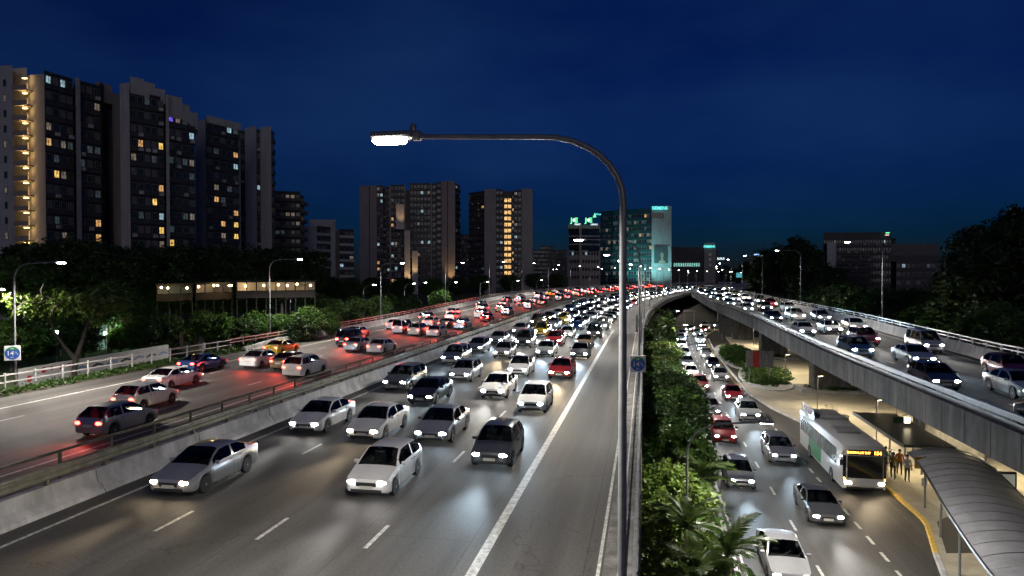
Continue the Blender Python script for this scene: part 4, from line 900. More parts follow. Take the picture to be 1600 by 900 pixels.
kk = MB(); kk.prism([(-2.2, -5), (2.2, -5), (2.0, -3.4), (.8, -2.4), (.7, -1.2), (1.1, -.2), (1.0, 1.4), (.3, 2.3), (-.5, 2.2), (-1, 1.2), (-.9, -.3), (-.5, -1.2), (-.7, -2.4), (-1.9, -3.4)], -.32, -.27, 'y'); o_ = kk.build('poster_print', mat('poster_figure', (.42, .34, .26), .5, var=.3, scale=.8), B.o); o_.location = at(1034, 400, 437.8) - B.off
sign(B, 'SIEMENS', 1030.5, 325.4, 437, 2.0, SIGN['t'], bold=.02); kk = MB(); kk.prism([(-1.1, -1.4), (1.0, -1.2), (.1, 1.7)], -.15, .15, 'y'); o_ = kk.build('rooftop_sign', SIGN['g'], B.o); o_.location = at(929, 336.5, 449) - B.off; strokes(B, 935, 335, 449, 3.6, 1.0, SIGN['t'], 5, (1, .2))
for (px, d_) in ((1024, 418), (1033, 416), (1042, 418), (1006, 422), (990, 424)): washer(B, px, 449, d_, 'flood_light', 70000 if px > 1018 else 30000, (.30, .90, .86), R(180 - 48), 80)
B.done()
B = Bld('low_office', 'low dark office with a cyan lit window band beside the slab', 'building', 1080, 520, [])
B.wall(1049, 520, 1100, 522, 386, 20, 'wall_dark'); B.bay(1052, 519, 1094, 519.5, 407, 2, 12, fl=5.5, sp=None, wh=3, sill=1, zbot=CZ - (420 - 430) / FPX * 519, prob=1.0, litset='g', top_blank=.2); B.wall(1100, 521, 1118, 521, 379, 16, 'wall_grey')
for i in range(3):
    w_ = put('window', WIN, B.o, Matrix.Translation(at(1107, 400 + 8 * i, 520.7) - B.off) @ Matrix.Diagonal((2.4, 1, 2.4, 1))); setmat(w_, LITM['t'], 1)
sign(B, 'SIEMENS', 1108, 385.2, 520, 1.7, SIGN['t'], bold=.02)
B.wall(1117, 524, 1122, 524, 390, 10, 'wall_dark'); strokes(B, 1126, 404, 523, 5, 1.6, SIGN['w'], 6, name='lit_strip'); B.done()
B = Bld('hillside_block', 'long dark block on the rise behind the round tree, coloured corner sign', 'building', 1335, 300, [(1304, 365, 'c'), (1304, 372, 'd'), (1383, 380, 'c'), (1313, 388, 't'), (1349, 388, 't')], z0=ZL)
B.bay(1286, 304, 1392, 300, 363, 12, 26, fl=3.4, wh=1.4, curtain=.1, margin=.2, top_blank=2.5); B.wall(1292, 299, 1306, 299, 379, 4, 'wall_white', zbot=10); B.bay(1392, 302, 1400, 304, 372, 8, 2, fl=3.4)
strokes(B, 1386.5, 363.8, 299, 1.7, .45, SIGN['g'], 7); strokes(B, 1385.5, 367.2, 299, 1.6, .35, emit('sign_pink', (1, .55, .6), 1.2), 8); B.done()
B = Bld('flat_roofed_shed', 'flat-roofed dark shed low behind the flyover lamps', 'building', 1430, 255, [], z0=ZL)
B.wall(1392, 256, 1466, 254, 381, 14, 'spandrel'); B.wall(1388, 254, 1470, 252, 399, 3, 'wall_dark', zbot=CZ + 5); B.bay(1400, 253, 1462, 252, 408, 2, 8, sp=None, prob=.1); B.done()
B = Bld('distant_slab', 'faint low slab block on the skyline right of the stair-lit tower', 'building', 855, 520, [])
B.bay(834, 520, 886, 520, 390, 12, 16, curtain=.2, prob=.03, litset='t'); B.bay(845, 522, 865, 522, 384, 12, 6); B.done()
B = Bld('distant_slab', 'faint tall slab block showing between the twin towers', 'building', 726, 460, [])
B.bay(714, 460, 736, 460, 366, 12, 6, prob=.05, litset='t'); B.done()
B = Bld('sign_block', 'far dark block topped by a small glowing blue-white sign', 'building', 1185, 640, [])
B.bay(1168, 640, 1202, 640, 402, 14, 10, prob=.05, litset='t'); strokes(B, 1184, 397.6, 639, 8.0, 1.1, SIGN['b'], 9); strokes(B, 1188, 399.8, 639, 4.4, .8, SIGN['w'], 10); B.bay(1198, 560, 1216, 560, 404, 10, 6, prob=.35, litset='t'); B.done()
# --- eating house with warm bulbs under its eaves, behind the verge trees
B = Bld('eating_house', 'long low eating house with warm bulbs glowing under its eaves', 'building', 400, 84, [])
M['wall_shade'] = mat('brown_timber', (.035, .03, .026), .8, var=.3, scale=.6)
for (q0, q1, yt) in ((245, 300, 446), (306, 362, 444), (370, 492, 441)):
    B.wall(q0, 89.5, q1, 93.5, yt, 4, 'wall_white', zbot=CZ - (yt + 13 - 430) / FPX * 90, name='upper_wall')
    B.wall(q0 - 2, 86.5, q1 + 2, 90.5, yt - 3, 6, 'wall_shade', zbot=CZ - (yt - 430) / FPX * 89 + .02, name='roof'); B.wall(q0 - 1, 86.8, q1 + 1, 90.8, yt + 14, .1, 'wall_shade', zbot=CZ - (yt + 24 - 430) / FPX * 89, name='balustrade')
    nn = int((q1 - q0) / 14)
    for i in range(nn + 1):
        px = q0 + (q1 - q0) * i / nn; d = 87 + 4 * (i / nn); B.wall(px - .8, d, px + .8, d, yt - 1, .2, 'wall_shade', name='post')
kk = MB(); kk.lathe([(.02, -.14), (.12, -.08), (.14, 0), (.1, .1), (.02, .14)], n=8); bm_ = kk.mesh('bulb', M['warm_bulb'])
for i, (px, py) in enumerate(((252, 449), (262, 450), (292, 450), (310, 448), (334, 446), (340, 446), (358, 446), (361, 446), (384, 447), (412, 446), (435, 445), (449, 446), (464, 444), (485, 446))):
    l_ = put('bulb', bm_, B.o, Matrix.Translation(at(px, py, 87.2 + (px - 245) * .016) - B.off))
    if i % 2 == 0: light('bulb_light', 'POINT', 40, (1.0, .62, .25), l_, (0, -.3, 0), rad=.15)

# ================================================================== vegetation
def leaf_cloud(n_clump, per, rad, clump_r, leaf, seed, squash=1.0, hollow=.55, lobes=5):
    """leaf-sized quads gathered in clumps through an uneven crown; returns verts, faces"""
    g = np.random.default_rng(seed)
    lob = g.normal(size=(lobes, 3)); lob /= np.linalg.norm(lob, axis=1)[:, None]; lob[:, 2] = np.abs(lob[:, 2]) * .6 - .1
    V = []
    d = g.normal(size=(n_clump, 3)); d /= np.linalg.norm(d, axis=1)[:, None]
    r = hollow + (1 - hollow) * g.random(n_clump) ** .5
    bump = .72 + .42 * np.max(np.clip(d @ lob.T, 0, 1) ** 3, axis=1) + g.uniform(-.1, .1, n_clump)
    cen = d * (r * bump)[:, None] * np.array(rad)
    N_ = n_clump * per
    c = np.repeat(cen, per, axis=0); cr = np.repeat(clump_r * g.uniform(.6, 1.35, n_clump), per)
    o = g.normal(size=(N_, 3)); o /= np.linalg.norm(o, axis=1)[:, None]; o *= (g.random(N_) ** .4 * cr)[:, None]; o[:, 2] *= .7
    p = c + o
    a = g.normal(size=(N_, 3)); a[:, 2] *= .5; a /= np.linalg.norm(a, axis=1)[:, None]
    b_ = np.cross(a, g.normal(size=(N_, 3))); b_ /= np.linalg.norm(b_, axis=1)[:, None]
    s_ = leaf * g.uniform(.55, 1.3, N_)[:, None]
    quad = np.stack([p - a * s_, p - b_ * s_ * .42, p + a * s_, p + b_ * s_ * .42], axis=1).reshape(-1, 3)
    return quad, cen
def cloud_mesh(name, quad, m_):
    n = len(quad) // 4; me = bpy.data.meshes.new(name); me.vertices.add(4 * n); me.vertices.foreach_set('co', quad.astype(np.float32).ravel())
    me.loops.add(4 * n); me.loops.foreach_set('vertex_index', np.arange(4 * n, dtype=np.int32)); me.polygons.add(n)
    me.polygons.foreach_set('loop_start', np.arange(0, 4 * n, 4, dtype=np.int32)); me.materials.append(m_); me.update(calc_edges=True); return me
def tree_kit(h_, rad, seed, m_, n=150, per=42, cr=1.0, leaf=.34, trunk_r=.28, hollow=.5):
    g = random.Random(seed); cz = h_ - rad[2] * .95
    q, cen = leaf_cloud(n, per, rad, cr, leaf, seed, hollow=hollow); q = q + np.array([0, 0, cz])
    k = MB(); k.tube([(0, 0, -.3), (.05, .03, cz * .35), (-.06, .08, cz * .75), (.05, 0, cz + rad[2] * .3)], [trunk_r * 1.25, trunk_r, trunk_r * .8, trunk_r * .3], 8)
    for i in range(9):
        e = Vector(cen[g.randrange(len(cen))]) * .85 + Vector((0, 0, cz)); s_ = Vector((0, 0, cz * g.uniform(.45, .85))); mid = s_.lerp(e, .5) + Vector((0, 0, .35))
        k.tube([s_, mid, e], [trunk_r * .45, trunk_r * .3, trunk_r * .1], 6)
    return cloud_mesh('crown', q, m_), k.mesh('trunk', M['bark'], 60)
BIG = [tree_kit(13, (5.2, 5.2, 4.6), 1, M['leaf'], 210, 85, 1.15, .27), tree_kit(15, (6.0, 5.5, 5.2), 2, M['leaf'], 230, 85, 1.2, .28, .34), tree_kit(11, (4.2, 4.6, 3.9), 3, M['leaf_mid'], 170, 80, 1.0, .25), tree_kit(18, (5.2, 5.2, 7.2), 4, M['leaf'], 250, 85, 1.2, .28, .4)]
SHR = [tree_kit(4.2, (2.0, 2.0, 2.2), 11, M['leaf'], 130, 46, .52, .16, .09, .6), tree_kit(4.4, (1.9, 2.0, 2.2), 12, M['leaf_lime'], 130, 46, .5, .15, .09, .6), tree_kit(5.4, (2.3, 2.3, 2.7), 13, M['leaf_mid'], 150, 46, .55, .17, .1, .6)]
def tree(kit, pos, sc_, label, group, rz=None, name='tree', cat='tree'):
    o = tag(empty(name, pos, random.uniform(0, 6.28) if rz is None else rz), label, cat, group)
    o.scale = (sc_ * random.uniform(.92, 1.08), sc_ * random.uniform(.92, 1.08), sc_) if not isinstance(sc_, tuple) else sc_
    put('trunk', kit[1], o); put('crown', kit[0], o); return o
# trees and shrubs in the strip between expressway and lower road, from the viewer outward
strip = [('lime shrub', 1, 29.0, .75, 1.0), ('lime shrub', 1, 34.5, .95, 1.02), ('dark dense tree', 2, 41.0, 1.9, .98), ('dark dense tree', 0, 46.5, 1.55, 1.25), ('dark dense tree', 2, 52.0, 2.3, 1.02), ('dark dense tree', 0, 58.0, 2.3, 1.32), ('dark dense tree', 0, 64.5, 2.4, 1.25), ('green tree', 2, 71.5, 2.0, .95), ('lime shrub', 1, 78, 1.6, 1.15), ('green tree', 2, 85, 2.4, .9), ('lime shrub', 1, 90, 1.9, 1.25), ('dark dense tree', 0, 97, 2.4, 1.2), ('green tree', 2, 108, 2.2, 1.0), ('dark dense tree', 0, 120, 2.2, 1.2), ('lime shrub', 1, 131, 2.6, 1.3), ('dark dense tree', 0, 142, 2.6, 1.2), ('green tree', 2, 154, 2.6, 1.05)]
for i, (nm, ki, s, v, sc_) in enumerate(strip):
    tree(SHR[ki], P(s, v, ZL), sc_, '%s, %s plant back in the strip above the lower road' % (nm, ORD[i]), 'plants between expressway and lower road', name='shrub' if 'shrub' in nm else 'tree', cat='shrub' if 'shrub' in nm else 'tree')
# palms
def frond_mesh(seed, ln=2.3):
    g = random.Random(seed); k = MB(); pts = []
    for i in range(9):
        t = i / 8; pts.append(Vector((ln * t * (1 - .12 * t), 0, .95 * ln * (.55 * t - .75 * t * t))))
    k.tube(pts, [.022 * (1 - .8 * i / 8) + .004 for i in range(9)], 4, cap=False)
    for i in range(2, 34):
        t = i / 34; x = t * 8; j = int(x); p = pts[j].lerp(pts[min(8, j + 1)], x - j); d = (pts[min(8, j + 1)] - pts[j]).normalized()
        l_ = .62 * math.sin(math.pi * (.12 + .85 * t)) ** .7
        for sg in (1, -1):
            e = p + d * l_ * .62 + Vector((0, sg * l_ * .78, -.22 * l_ + g.uniform(-.06, .06))); w_ = d * .035
            k.add([p - w_, p + w_, p.lerp(e, .55) + w_ * 1.1 + Vector((0, 0, .05)), e, p.lerp(e, .55) - w_ * 1.1 + Vector((0, 0, .05))], [(0, 1, 2, 3, 4)])
    return k.mesh('frond', M['palm'], fix=False)
FR = [frond_mesh(1), frond_mesh(2)]
def palm(pos, h_, sc_, nf, label):
    o = tag(empty('palm', pos, random.uniform(0, 6)), label, 'palm', 'palms between expressway and lower road')
    k = MB(); k.tube([(0, 0, -.2), (.06, 0, h_ * .5), (.02, .05, h_)], [.11, .08, .07], 8); k.build('trunk', M['bark'], o, 60)
    for i in range(nf):
        el = random.uniform(-.55, .75) if i % 3 else random.uniform(.7, 1.15)
        Mx = Matrix.Translation((.02, .05, h_)) @ Matrix.Rotation(2.4 * i + random.uniform(-.3, .3), 4, 'Z') @ Matrix.Rotation(-el, 4, 'Y') @ Matrix.Scale(sc_ * random.uniform(.8, 1.1), 4)
        put('frond', FR[i % 2], o, Mx)
for i, (s, v, h_, sc_, nf, lb) in enumerate(((26.2, 3.0, 3.0, .95, 15, 'feathery palm nearest the viewer beside the lower road'), (24.5, 1.7, 2.8, .9, 13, 'feathery palm below the lime shrubs, nearest the railing'), (27.5, 1.7, 3.5, .8, 13, 'feathery palm tucked against the nearest lime shrub'), (37.5, 3.1, 2.6, .95, 13, 'low palm leaning over the lower road behind the dark lamp'),
        (100, 1.3, 5.6, 1.15, 14, 'taller palm showing above the strip by the hard shoulder bend'), (104, 3.4, 5.4, 1.1, 14, 'taller palm above the strip with its crown over the lower road'), (125, 2.6, 6.2, 1.1, 14, 'farthest palm in the strip before the flyover underpass'))):
    palm(P(s, v, ZL), h_, sc_, nf, lb)
# low planting under the strip
def cover(name, label, cat, pts, leaf, m_, seed, hgt=.35, flatr=.5, n=2):
    """ground cover: leaves scattered over given points"""
    g = np.random.default_rng(seed); p = np.repeat(np.array([tuple(q) for q in pts]), n, axis=0); N_ = len(p)
    p = p + np.stack([g.normal(0, flatr, N_), g.normal(0, flatr, N_), np.abs(g.normal(0, hgt, N_))], axis=1)
    a = g.normal(size=(N_, 3)); a /= np.linalg.norm(a, axis=1)[:, None]; b_ = np.cross(a, g.normal(size=(N_, 3))); b_ /= np.linalg.norm(b_, axis=1)[:, None]; s_ = leaf * g.uniform(.6, 1.4, N_)[:, None]
    q = np.stack([p - a * s_, p - b_ * s_ * .45, p + a * s_, p + b_ * s_ * .45], axis=1).reshape(-1, 3)
    o = put(name, cloud_mesh(name, q, m_)); tag(o, label, cat, kind='stuff'); return o
cover('undergrowth', 'dark leafy undergrowth along the foot of the expressway wall', 'undergrowth', [P(random.uniform(18, 160), random.uniform(.2, 3.9), ZL + random.uniform(0, .9)) for _ in range(5200)], .2, M['leaf_mid'], 5, .6, .35)
cover('ground_cover', 'low ivy and leaf litter strip beside the outbound shoulder', 'ground cover', [P(random.uniform(14, 70), -42.6 + random.uniform(-.9, .75), -.1) for _ in range(5000)], .13, M['leaf_mid'], 6, .22, .12)
sweep('planting_bed', [(-43.6, -.2), (-43.3, .05), (-41.9, .06), (-41.75, 0.01)], 10, 70, M['soil'], 4, closed=False)['kind'] = 'structure'
# trees beyond the outbound carriageway
left = [(-30, 95, 0, 1.0), (20, 84, 2, 1.05), (60, 96, 1, .98), (105, 92, 0, 1.12), (150, 100, 1, 1.0), (190, 96, 0, 1.0), (232, 106, 1, .98), (275, 104, 0, 1.08), (320, 110, 1, 1.0), (362, 108, 0, 1.05), (400, 116, 1, .98), (440, 118, 3, .82), (470, 126, 1, .98), (90, 78, 2, .72), (170, 82, 2, .78), (235, 99, 2, .8), (300, 101, 2, .85), (345, 102, 2, .8), (395, 104, 2, .8), (510, 140, 0, .72), (545, 150, 2, .8), (585, 165, 1, .62), (630, 180, 0, .7), (675, 190, 2, .8), (715, 205, 0, .7), (750, 225, 1, .66), (795, 250, 0, .75), (835, 275, 1, .7), (870, 300, 0, .8), (490, 108, 2, .6), (555, 128, 2, .5), (608, 145, 2, .5), (520, 112, 2, .5)]
left += [(262, 80, 2, .44), (322, 82, 2, .47), (398, 83, 2, .46), (478, 86, 2, .5), (440, 84, 2, .42)]
for i, (px, d, ki, sc_) in enumerate(sorted(left)):
    p = at(px, 430, d); p.z = -1.2
    tree(BIG[ki], p, sc_, 'dark broadleaf tree beyond the outbound carriageway, %s from the blue marker sign' % ordw(i), 'trees beyond the outbound carriageway')
for i, (px, d, ki, sc_) in enumerate(((215, 80, 2, .9), (252, 78, 0, 1.05), (345, 80, 2, .95), (385, 81, 0, 1.05), (425, 83, 2, .9), (465, 84, 0, 1.1), (505, 92, 2, .95), (545, 118, 0, 1.2), (590, 126, 2, 1.1), (640, 138, 0, 1.3), (690, 152, 2, 1.2), (60, 72, 0, 1.1), (15, 66, 2, 1.0), (128, 76, 0, 1.1))):
    p = at(px, 430, d); p.z = -1.2
    tree(SHR[ki], p, sc_, 'dark rounded bush behind the outer railing, %s of its row' % ORD[i], 'bushes behind the outer railing', name='shrub', cat='shrub')
p = at(-38, 430, 59); p.z = -1.2
o = lamp(p, 0, lamp_meshes(8.1, 2.1, 1.2, .085, .045), 'side street lamp at the picture edge lighting the forked tree', None, 0)
light('lamp_light', 'POINT', 2600, LAMPC, o, (2.2, -.3, 7.7), rad=.15)
# the spreading tree whose lamp-lit branches hang over the hoarding
def spread_tree():
    p = at(112, 430, 62); p.z = -1.2; o = tag(empty('spreading_tree', p), 'forked tree with lamp-lit yellow-green branches above the hoarding', 'tree')
    W_ = lambda px, py, d=62: at(px, py, d) - p
    k = MB(); k.tube([(0, 0, -.3), W_(113, 578), W_(118, 558), W_(128, 530, 62.5), W_(138, 500, 63)], [.36, .30, .22, .17, .12], 8); k.tube([W_(116, 562), W_(98, 540), W_(84, 520, 61.5), W_(76, 498, 61)], [.2, .15, .12, .08], 8)
    br = [[W_(138, 500, 63), W_(120, 476, 62), W_(90, 464, 61), W_(50, 464, 60.5), W_(8, 466, 60)], [W_(90, 464, 61), W_(60, 474, 60), W_(36, 472, 59.5), W_(18, 488, 59)], [W_(138, 500, 63), W_(150, 476, 63), W_(180, 464, 64), W_(205, 470, 64)], [W_(76, 498, 61), W_(84, 480, 60), W_(100, 468, 60)], [W_(150, 476, 63), W_(140, 462, 63), W_(152, 452, 63)], [W_(66, 464, 61), W_(64, 452, 61), W_(69, 442, 61)]]
    for b_ in br: k.tube(b_, list(np.linspace(.10, .03, len(b_))), 6)
    k.build('trunk', M['bark'], o, 60)
    pts = []
    g = random.Random(4)
    for (px, py, n, r) in ((20, 470, 26, 9), (35, 474, 30, 10), (30, 485, 14, 7), (55, 470, 30, 9), (50, 490, 14, 6), (75, 478, 30, 9), (78, 495, 14, 7), (95, 468, 30, 10), (98, 482, 18, 8), (118, 472, 24, 10), (125, 486, 20, 8), (140, 478, 18, 10), (150, 500, 18, 9), (165, 485, 16, 9), (185, 480, 14, 9), (195, 500, 10, 7)):
        c_ = W_(px, py, 60.5 + g.uniform(-.8, 1.2))
        for _ in range(n): pts.append(c_ + Vector((g.gauss(0, r * .04), g.gauss(0, .45), g.gauss(0, r * .026))))
    gg = np.random.default_rng(3); pp_ = np.repeat(np.array([tuple(q) for q in pts]), 9, axis=0); n = len(pp_); pp_ = pp_ + gg.normal(0, .16, (n, 3))
    a = gg.normal(size=(n, 3)); a /= np.linalg.norm(a, axis=1)[:, None]; b_ = np.cross(a, gg.normal(size=(n, 3))); b_ /= np.linalg.norm(b_, axis=1)[:, None]; s_ = .17 * gg.uniform(.6, 1.3, n)[:, None]
    q = np.stack([pp_ - a * s_, pp_ - b_ * s_ * .5, pp_ + a * s_, pp_ + b_ * s_ * .5], axis=1).reshape(-1, 3); put('crown', cloud_mesh('crown', q, M['leaf_lime']), o)
spread_tree()
# trees right of the flyover
right = [(1575, 78, 3, 1.22), (1530, 84, 0, 1.12), (1620, 70, 1, 1.35), (1250, 175, 3, 1.35), (1228, 185, 1, 1.5), (1285, 165, 0, 1.3), (1200, 230, 1, 1.2), (1320, 120, 0, .95), (1350, 112, 2, 1.05), (1390, 104, 2, 1.08), (1430, 98, 0, .92), (1470, 92, 2, 1.0), (1505, 86, 2, .98), (1560, 66, 2, 1.0), (1600, 58, 2, .95), (1275, 140, 2, 1.0), (1215, 260, 1, 1.1), (1180, 480, 1, 1.3), (1150, 560, 0, 1.5), (1110, 640, 1, 1.7), (1075, 660, 1, 1.6), (1040, 470, 0, 1.0), (1135, 620, 3, 1.3), (1165, 600, 3, 1.5), (1020, 560, 1, 1.1), (1205, 420, 1, 1.4)]
for i, (px, d, ki, sc_) in enumerate(sorted(right)):
    p = at(px, 430, d); p.z = ZL
    tree(BIG[ki], p, sc_, 'dark tree on the flyover side, %s from the office slab' % ordw(i), 'trees beyond the flyover')
# hedge beds on the plaza
def hedge(px, py, rx, ry, h_, label, seed, rot):
    d = (CZ - ZL - .1) * FPX / (py - 430); p = at(px, py, d); p.z = ZL + .1
    o = tag(empty('hedge_bed', p, rot), label, 'hedge'); g = np.random.default_rng(seed)
    k = MB(); k.prism([(rx * 1.06 * math.cos(q), ry * 1.06 * math.sin(q)) for q in np.linspace(0, 2 * math.pi, 28, endpoint=False)], -.05, .14); k.build('kerb', M['conc_pale'], o)
    q, _ = leaf_cloud(640, 34, (rx, ry, h_), .5, .17, seed, hollow=.15); q[:, 2] = np.abs(q[:, 2]) + .12; put('foliage', cloud_mesh('foliage', q, M['leaf_mid']), o)
hedge(1150, 556, 3.0, 17.0, 1.0, 'rounded hedge bed on the plaza beyond the sign board', 21, -.22); hedge(1198, 591, 3.2, 10.0, 1.0, 'rounded hedge bed around the posts of the sign board', 22, -.25)
for i, s in enumerate((84.6, 117.0)):
    q, _ = leaf_cloud(120, 30, (1.9, 3.2, .55), .3, .13, 40 + i, hollow=.3); q[:, 2] = np.abs(q[:, 2])
    o = put('hedge', cloud_mesh('hedge', q, M['leaf_mid'])); o.location = P(s, vramp(s) + 6.6, ZL + .42); o.rotation_euler = (0, 0, yaw(s)); tag(o, 'clipped hedge in the planter of the %s flyover pier' % ('nearer', 'farther')[i], 'hedge')

# ================================================================== bus at the stop
def bus():
    s = 51.0; o = tag(empty('city_bus', P(s, 13.3, ZL + .012), yaw(s) + math.pi), 'white and green city bus with amber route display at the stop', 'bus')
    L, W, H = 12.0, 2.5, 3.02; h = L / 2
    white = mat('bus_white', (.62, .62, .62), .3, 0, var=.05, coat=.6); green = mat('bus_green', (.06, .34, .14), .3, 0, var=.08, coat=.6)
    def ring(x, y, z0_, z1_, r=.16):
        return [(x, -y, z0_), (x, -y, z1_ - r), (x, -y + r * .3, z1_ - r * .3), (x, -y + r, z1_), (x, y - r, z1_), (x, y - r * .3, z1_ - r * .3), (x, y, z1_ - r), (x, y, z0_)]
    def loft(rs, name, m_, sm=35):
        k = MB(); n = len(rs[0]); 
        for r in rs: k.v += r
        for i in range(len(rs) - 1):
            for j in range(n): k.f.append((i * n + j, i * n + (j + 1) % n, (i + 1) * n + (j + 1) % n, (i + 1) * n + j)); k.m.append(0)
        k.f += [tuple(range(n)), tuple((len(rs) - 1) * n + j for j in range(n))]; k.m += [0, 0]
        return k.build(name, m_, o, sm)
    y = W / 2
    body = loft([ring(-h, y - .12, .45, H - .15), ring(-h + .12, y, .32, H), ring(h - .5, y, .32, H), ring(h - .16, y - .04, .32, H - .05), ring(h, y - .22, .36, H - .28)], 'body', white)
    k = MB(); k.box((-1.2, -y - .004, .95), (3.6, .012, 1.05)); k.box((-1.2, y + .004, .95), (3.6, .012, 1.05)); k.build('green_panel', green, body)
    glass = lit('bus_window', (.55, .68, .62), .10); 
    kw = MB(); kw.bbox((0, 0, 0), (1.38, .03, 1.02), .015); kw = kw.mesh('window', glass)
    for i in range(7):
        for sg in (1, -1): put('window', kw, o, Matrix.Translation((-4.9 + 1.45 * i, sg * (y + .006), 1.98)))
    k = MB(); k.add([(h + .012, -y + .26, 1.02), (h + .012, y - .26, 1.02), (h + .012, y - .26, 2.40), (h + .012, -y + .26, 2.40), (h - .13, -y + .015, 1.05), (h - .13, y - .015, 1.05), (h - .13, y - .015, 2.40), (h - .13, -y + .015, 2.40)], [(0, 1, 2, 3), (0, 3, 7, 4), (1, 5, 6, 2)]); k.build('windscreen', M['glass'], o)
    k = MB(); k.bbox((h - .05, 0, 2.60), (.16, 1.95, .32), .03); d_ = k.build('destination_display', M['dark'], o)
    am = emit('amber_led', (1.0, .42, .05), 6)
    Mx = lambda yy, z: Matrix(((0, 0, 1, h + .036), (1, 0, 0, yy), (0, 1, 0, z), (0, 0, 0, 1)))
    put('route_number', text_mesh('154', .30, .004, am, .008), o, Mx(.70, 2.60)); put('route_name', text_mesh('BOON LAY INT', .19, .004, am, .006), o, Mx(-.36, 2.60))
    for sg in (1, -1):
        k = MB(); k.bbox((h - .10, sg * .93, .72), (.22, .36, .20), .04); setl = k.build('headlight', M['head'][2], o)
        k = MB(); k.bbox((h - .16, sg * 1.12, .95), (.16, .14, .16), .03); k.build('indicator', M['indicator'], o)
        k = MB(); k.tube([(h - .2, sg * (y - .1), 2.6), (h + .2, sg * (y + .14), 2.5), (h + .24, sg * (y + .16), 2.2)], .02, 6); k.bbox((h + .24, sg * (y + .16), 2.02), (.08, .2, .36), .03); k.build('mirror', M['dark'], o)
        k = MB(); k.bbox((-h + .0, sg * 1.0, .95), (.06, .2, .3), .02); k.build('taillight', M['tail'], o)
    light('headlight_beam', 'SPOT', 700, HEADC[2], o, (h + .2, 0, .7), (R(88), 0, R(-90)), 60, .9, .3)
    k = MB(); k.box((h + .016, 0, .55), (.02, .6, .13)); k.build('number_plate', M['plate'], o)
    k = MB(); k.bbox((h - .02, 0, .42), (.10, 2.1, .16), .03); k.build('bumper', M['dark'], o)
    k = MB(); k.bbox((-3.6, -y + .1, 3.30), (3.6, .06, .72), .02); b_ = k.build('roof_board', white, o)
    k = MB()
    for i, (x0, z_) in enumerate(((-4.7, 3.42), (-4.1, 3.30), (-3.4, 3.25), (-2.8, 3.2), (-2.5, 3.34))): k.box((x0, -y + .065, z_), (.42, .012, .22)); k.box((x0 + .1, -y + .064, z_ + .06), (.12, .014, .3))
    k.build('board_lettering', mat('faded_red', (.45, .16, .13), .5, var=.3), b_)
    k = MB(); k.bbox((-3.2, .1, 3.14), (2.6, 1.7, .26), .06); k.build('roof_unit', mat('roof_grey', (.35, .35, .36), .6), o)
    k = MB(); k.bbox((1.8, 0, 3.10), (1.6, 1.5, .18), .05); k.build('roof_hatch', mat('roof_grey2', (.30, .30, .31), .6), o)
    big = wheel_mesh(.48, .3)
    for x in (h - 2.7, -h + 3.3):
        for sg in (1, -1): w_ = put('wheel', big[0], o, Matrix.Translation((x, sg * (y - .12), .48))); put('rim', big[1], w_)
bus()

# ================================================================== bus stop, linkway and plaza furniture
def linkway():
    o = tag(empty('covered_linkway', P(34, 15.4, ZL + .12)), 'covered walkway with arched grey ribbed roof curving below the flyover', 'shelter'); off = o.location
    path = [(22.5, 13.55), (27.5, 14.15), (34.6, 15.55), (40.5, 16.95), (46.0, 17.9)]
    rm = mat('roof_sheet', (.46, .47, .51), .45, 0.0, var=.15, scale=.8, stain=.2); pts = []
    us = np.arange(22.5, 46.01, 1.18); vs_ = np.interp(us, [p[0] for p in path], [p[1] for p in path])
    vs_ = np.convolve(np.concatenate([[vs_[0]] * 2, vs_, [vs_[-1]] * 2]), np.ones(5) / 5, 'valid')
    wd = 1.85
    def cs(i, q, dz=0):
        a = P(us[max(0, i - 1)], vs_[max(0, i - 1)]); c = P(us[min(len(us) - 1, i + 1)], vs_[min(len(us) - 1, i + 1)]); d = (c - a).normalized(); n = Vector((d.y, -d.x, 0))
        return P(us[i], vs_[i], ZL + 2.75 + .42 * (1 - q * q) + dz) + n * (q * wd) - off
    qs = np.linspace(-1, 1, 11)
    for i in range(len(us) - 1):
        k = MB()
        for dz in (0, -.05):
            for t in (.02, .98):
                for q in qs: k.v.append(tuple(cs(i, q, dz).lerp(cs(i + 1, q, dz), t)))
        n = len(qs)
        for j in range(n - 1):
            k.f += [(j, j + 1, n + j + 1, n + j), (2 * n + j, 3 * n + j, 3 * n + j + 1, 2 * n + j + 1)]; k.m += [0, 0]
        k.build('roof_panel', rm, o, 60)
    for i in range(len(us)):
        k = MB(); k.tube([cs(i, q, .0) for q in qs], .035, 5); k.build('rib', M['galv'] if i != 4 else M['white_rail'], o)
    for sg in (-1, 1):
        k = MB(); k.tube([cs(i, sg, -.03) for i in range(len(us))], .07, 6); k.build('gutter', M['pole_dark'], o)
        for i in range(1, len(us), 4):
            p = cs(i, sg * .8, 0); k = MB(); k.tube([(p.x, p.y, 0), (p.x, p.y, p.z - .04)], .06, 8); k.build('post', M['pole'], o)
linkway()
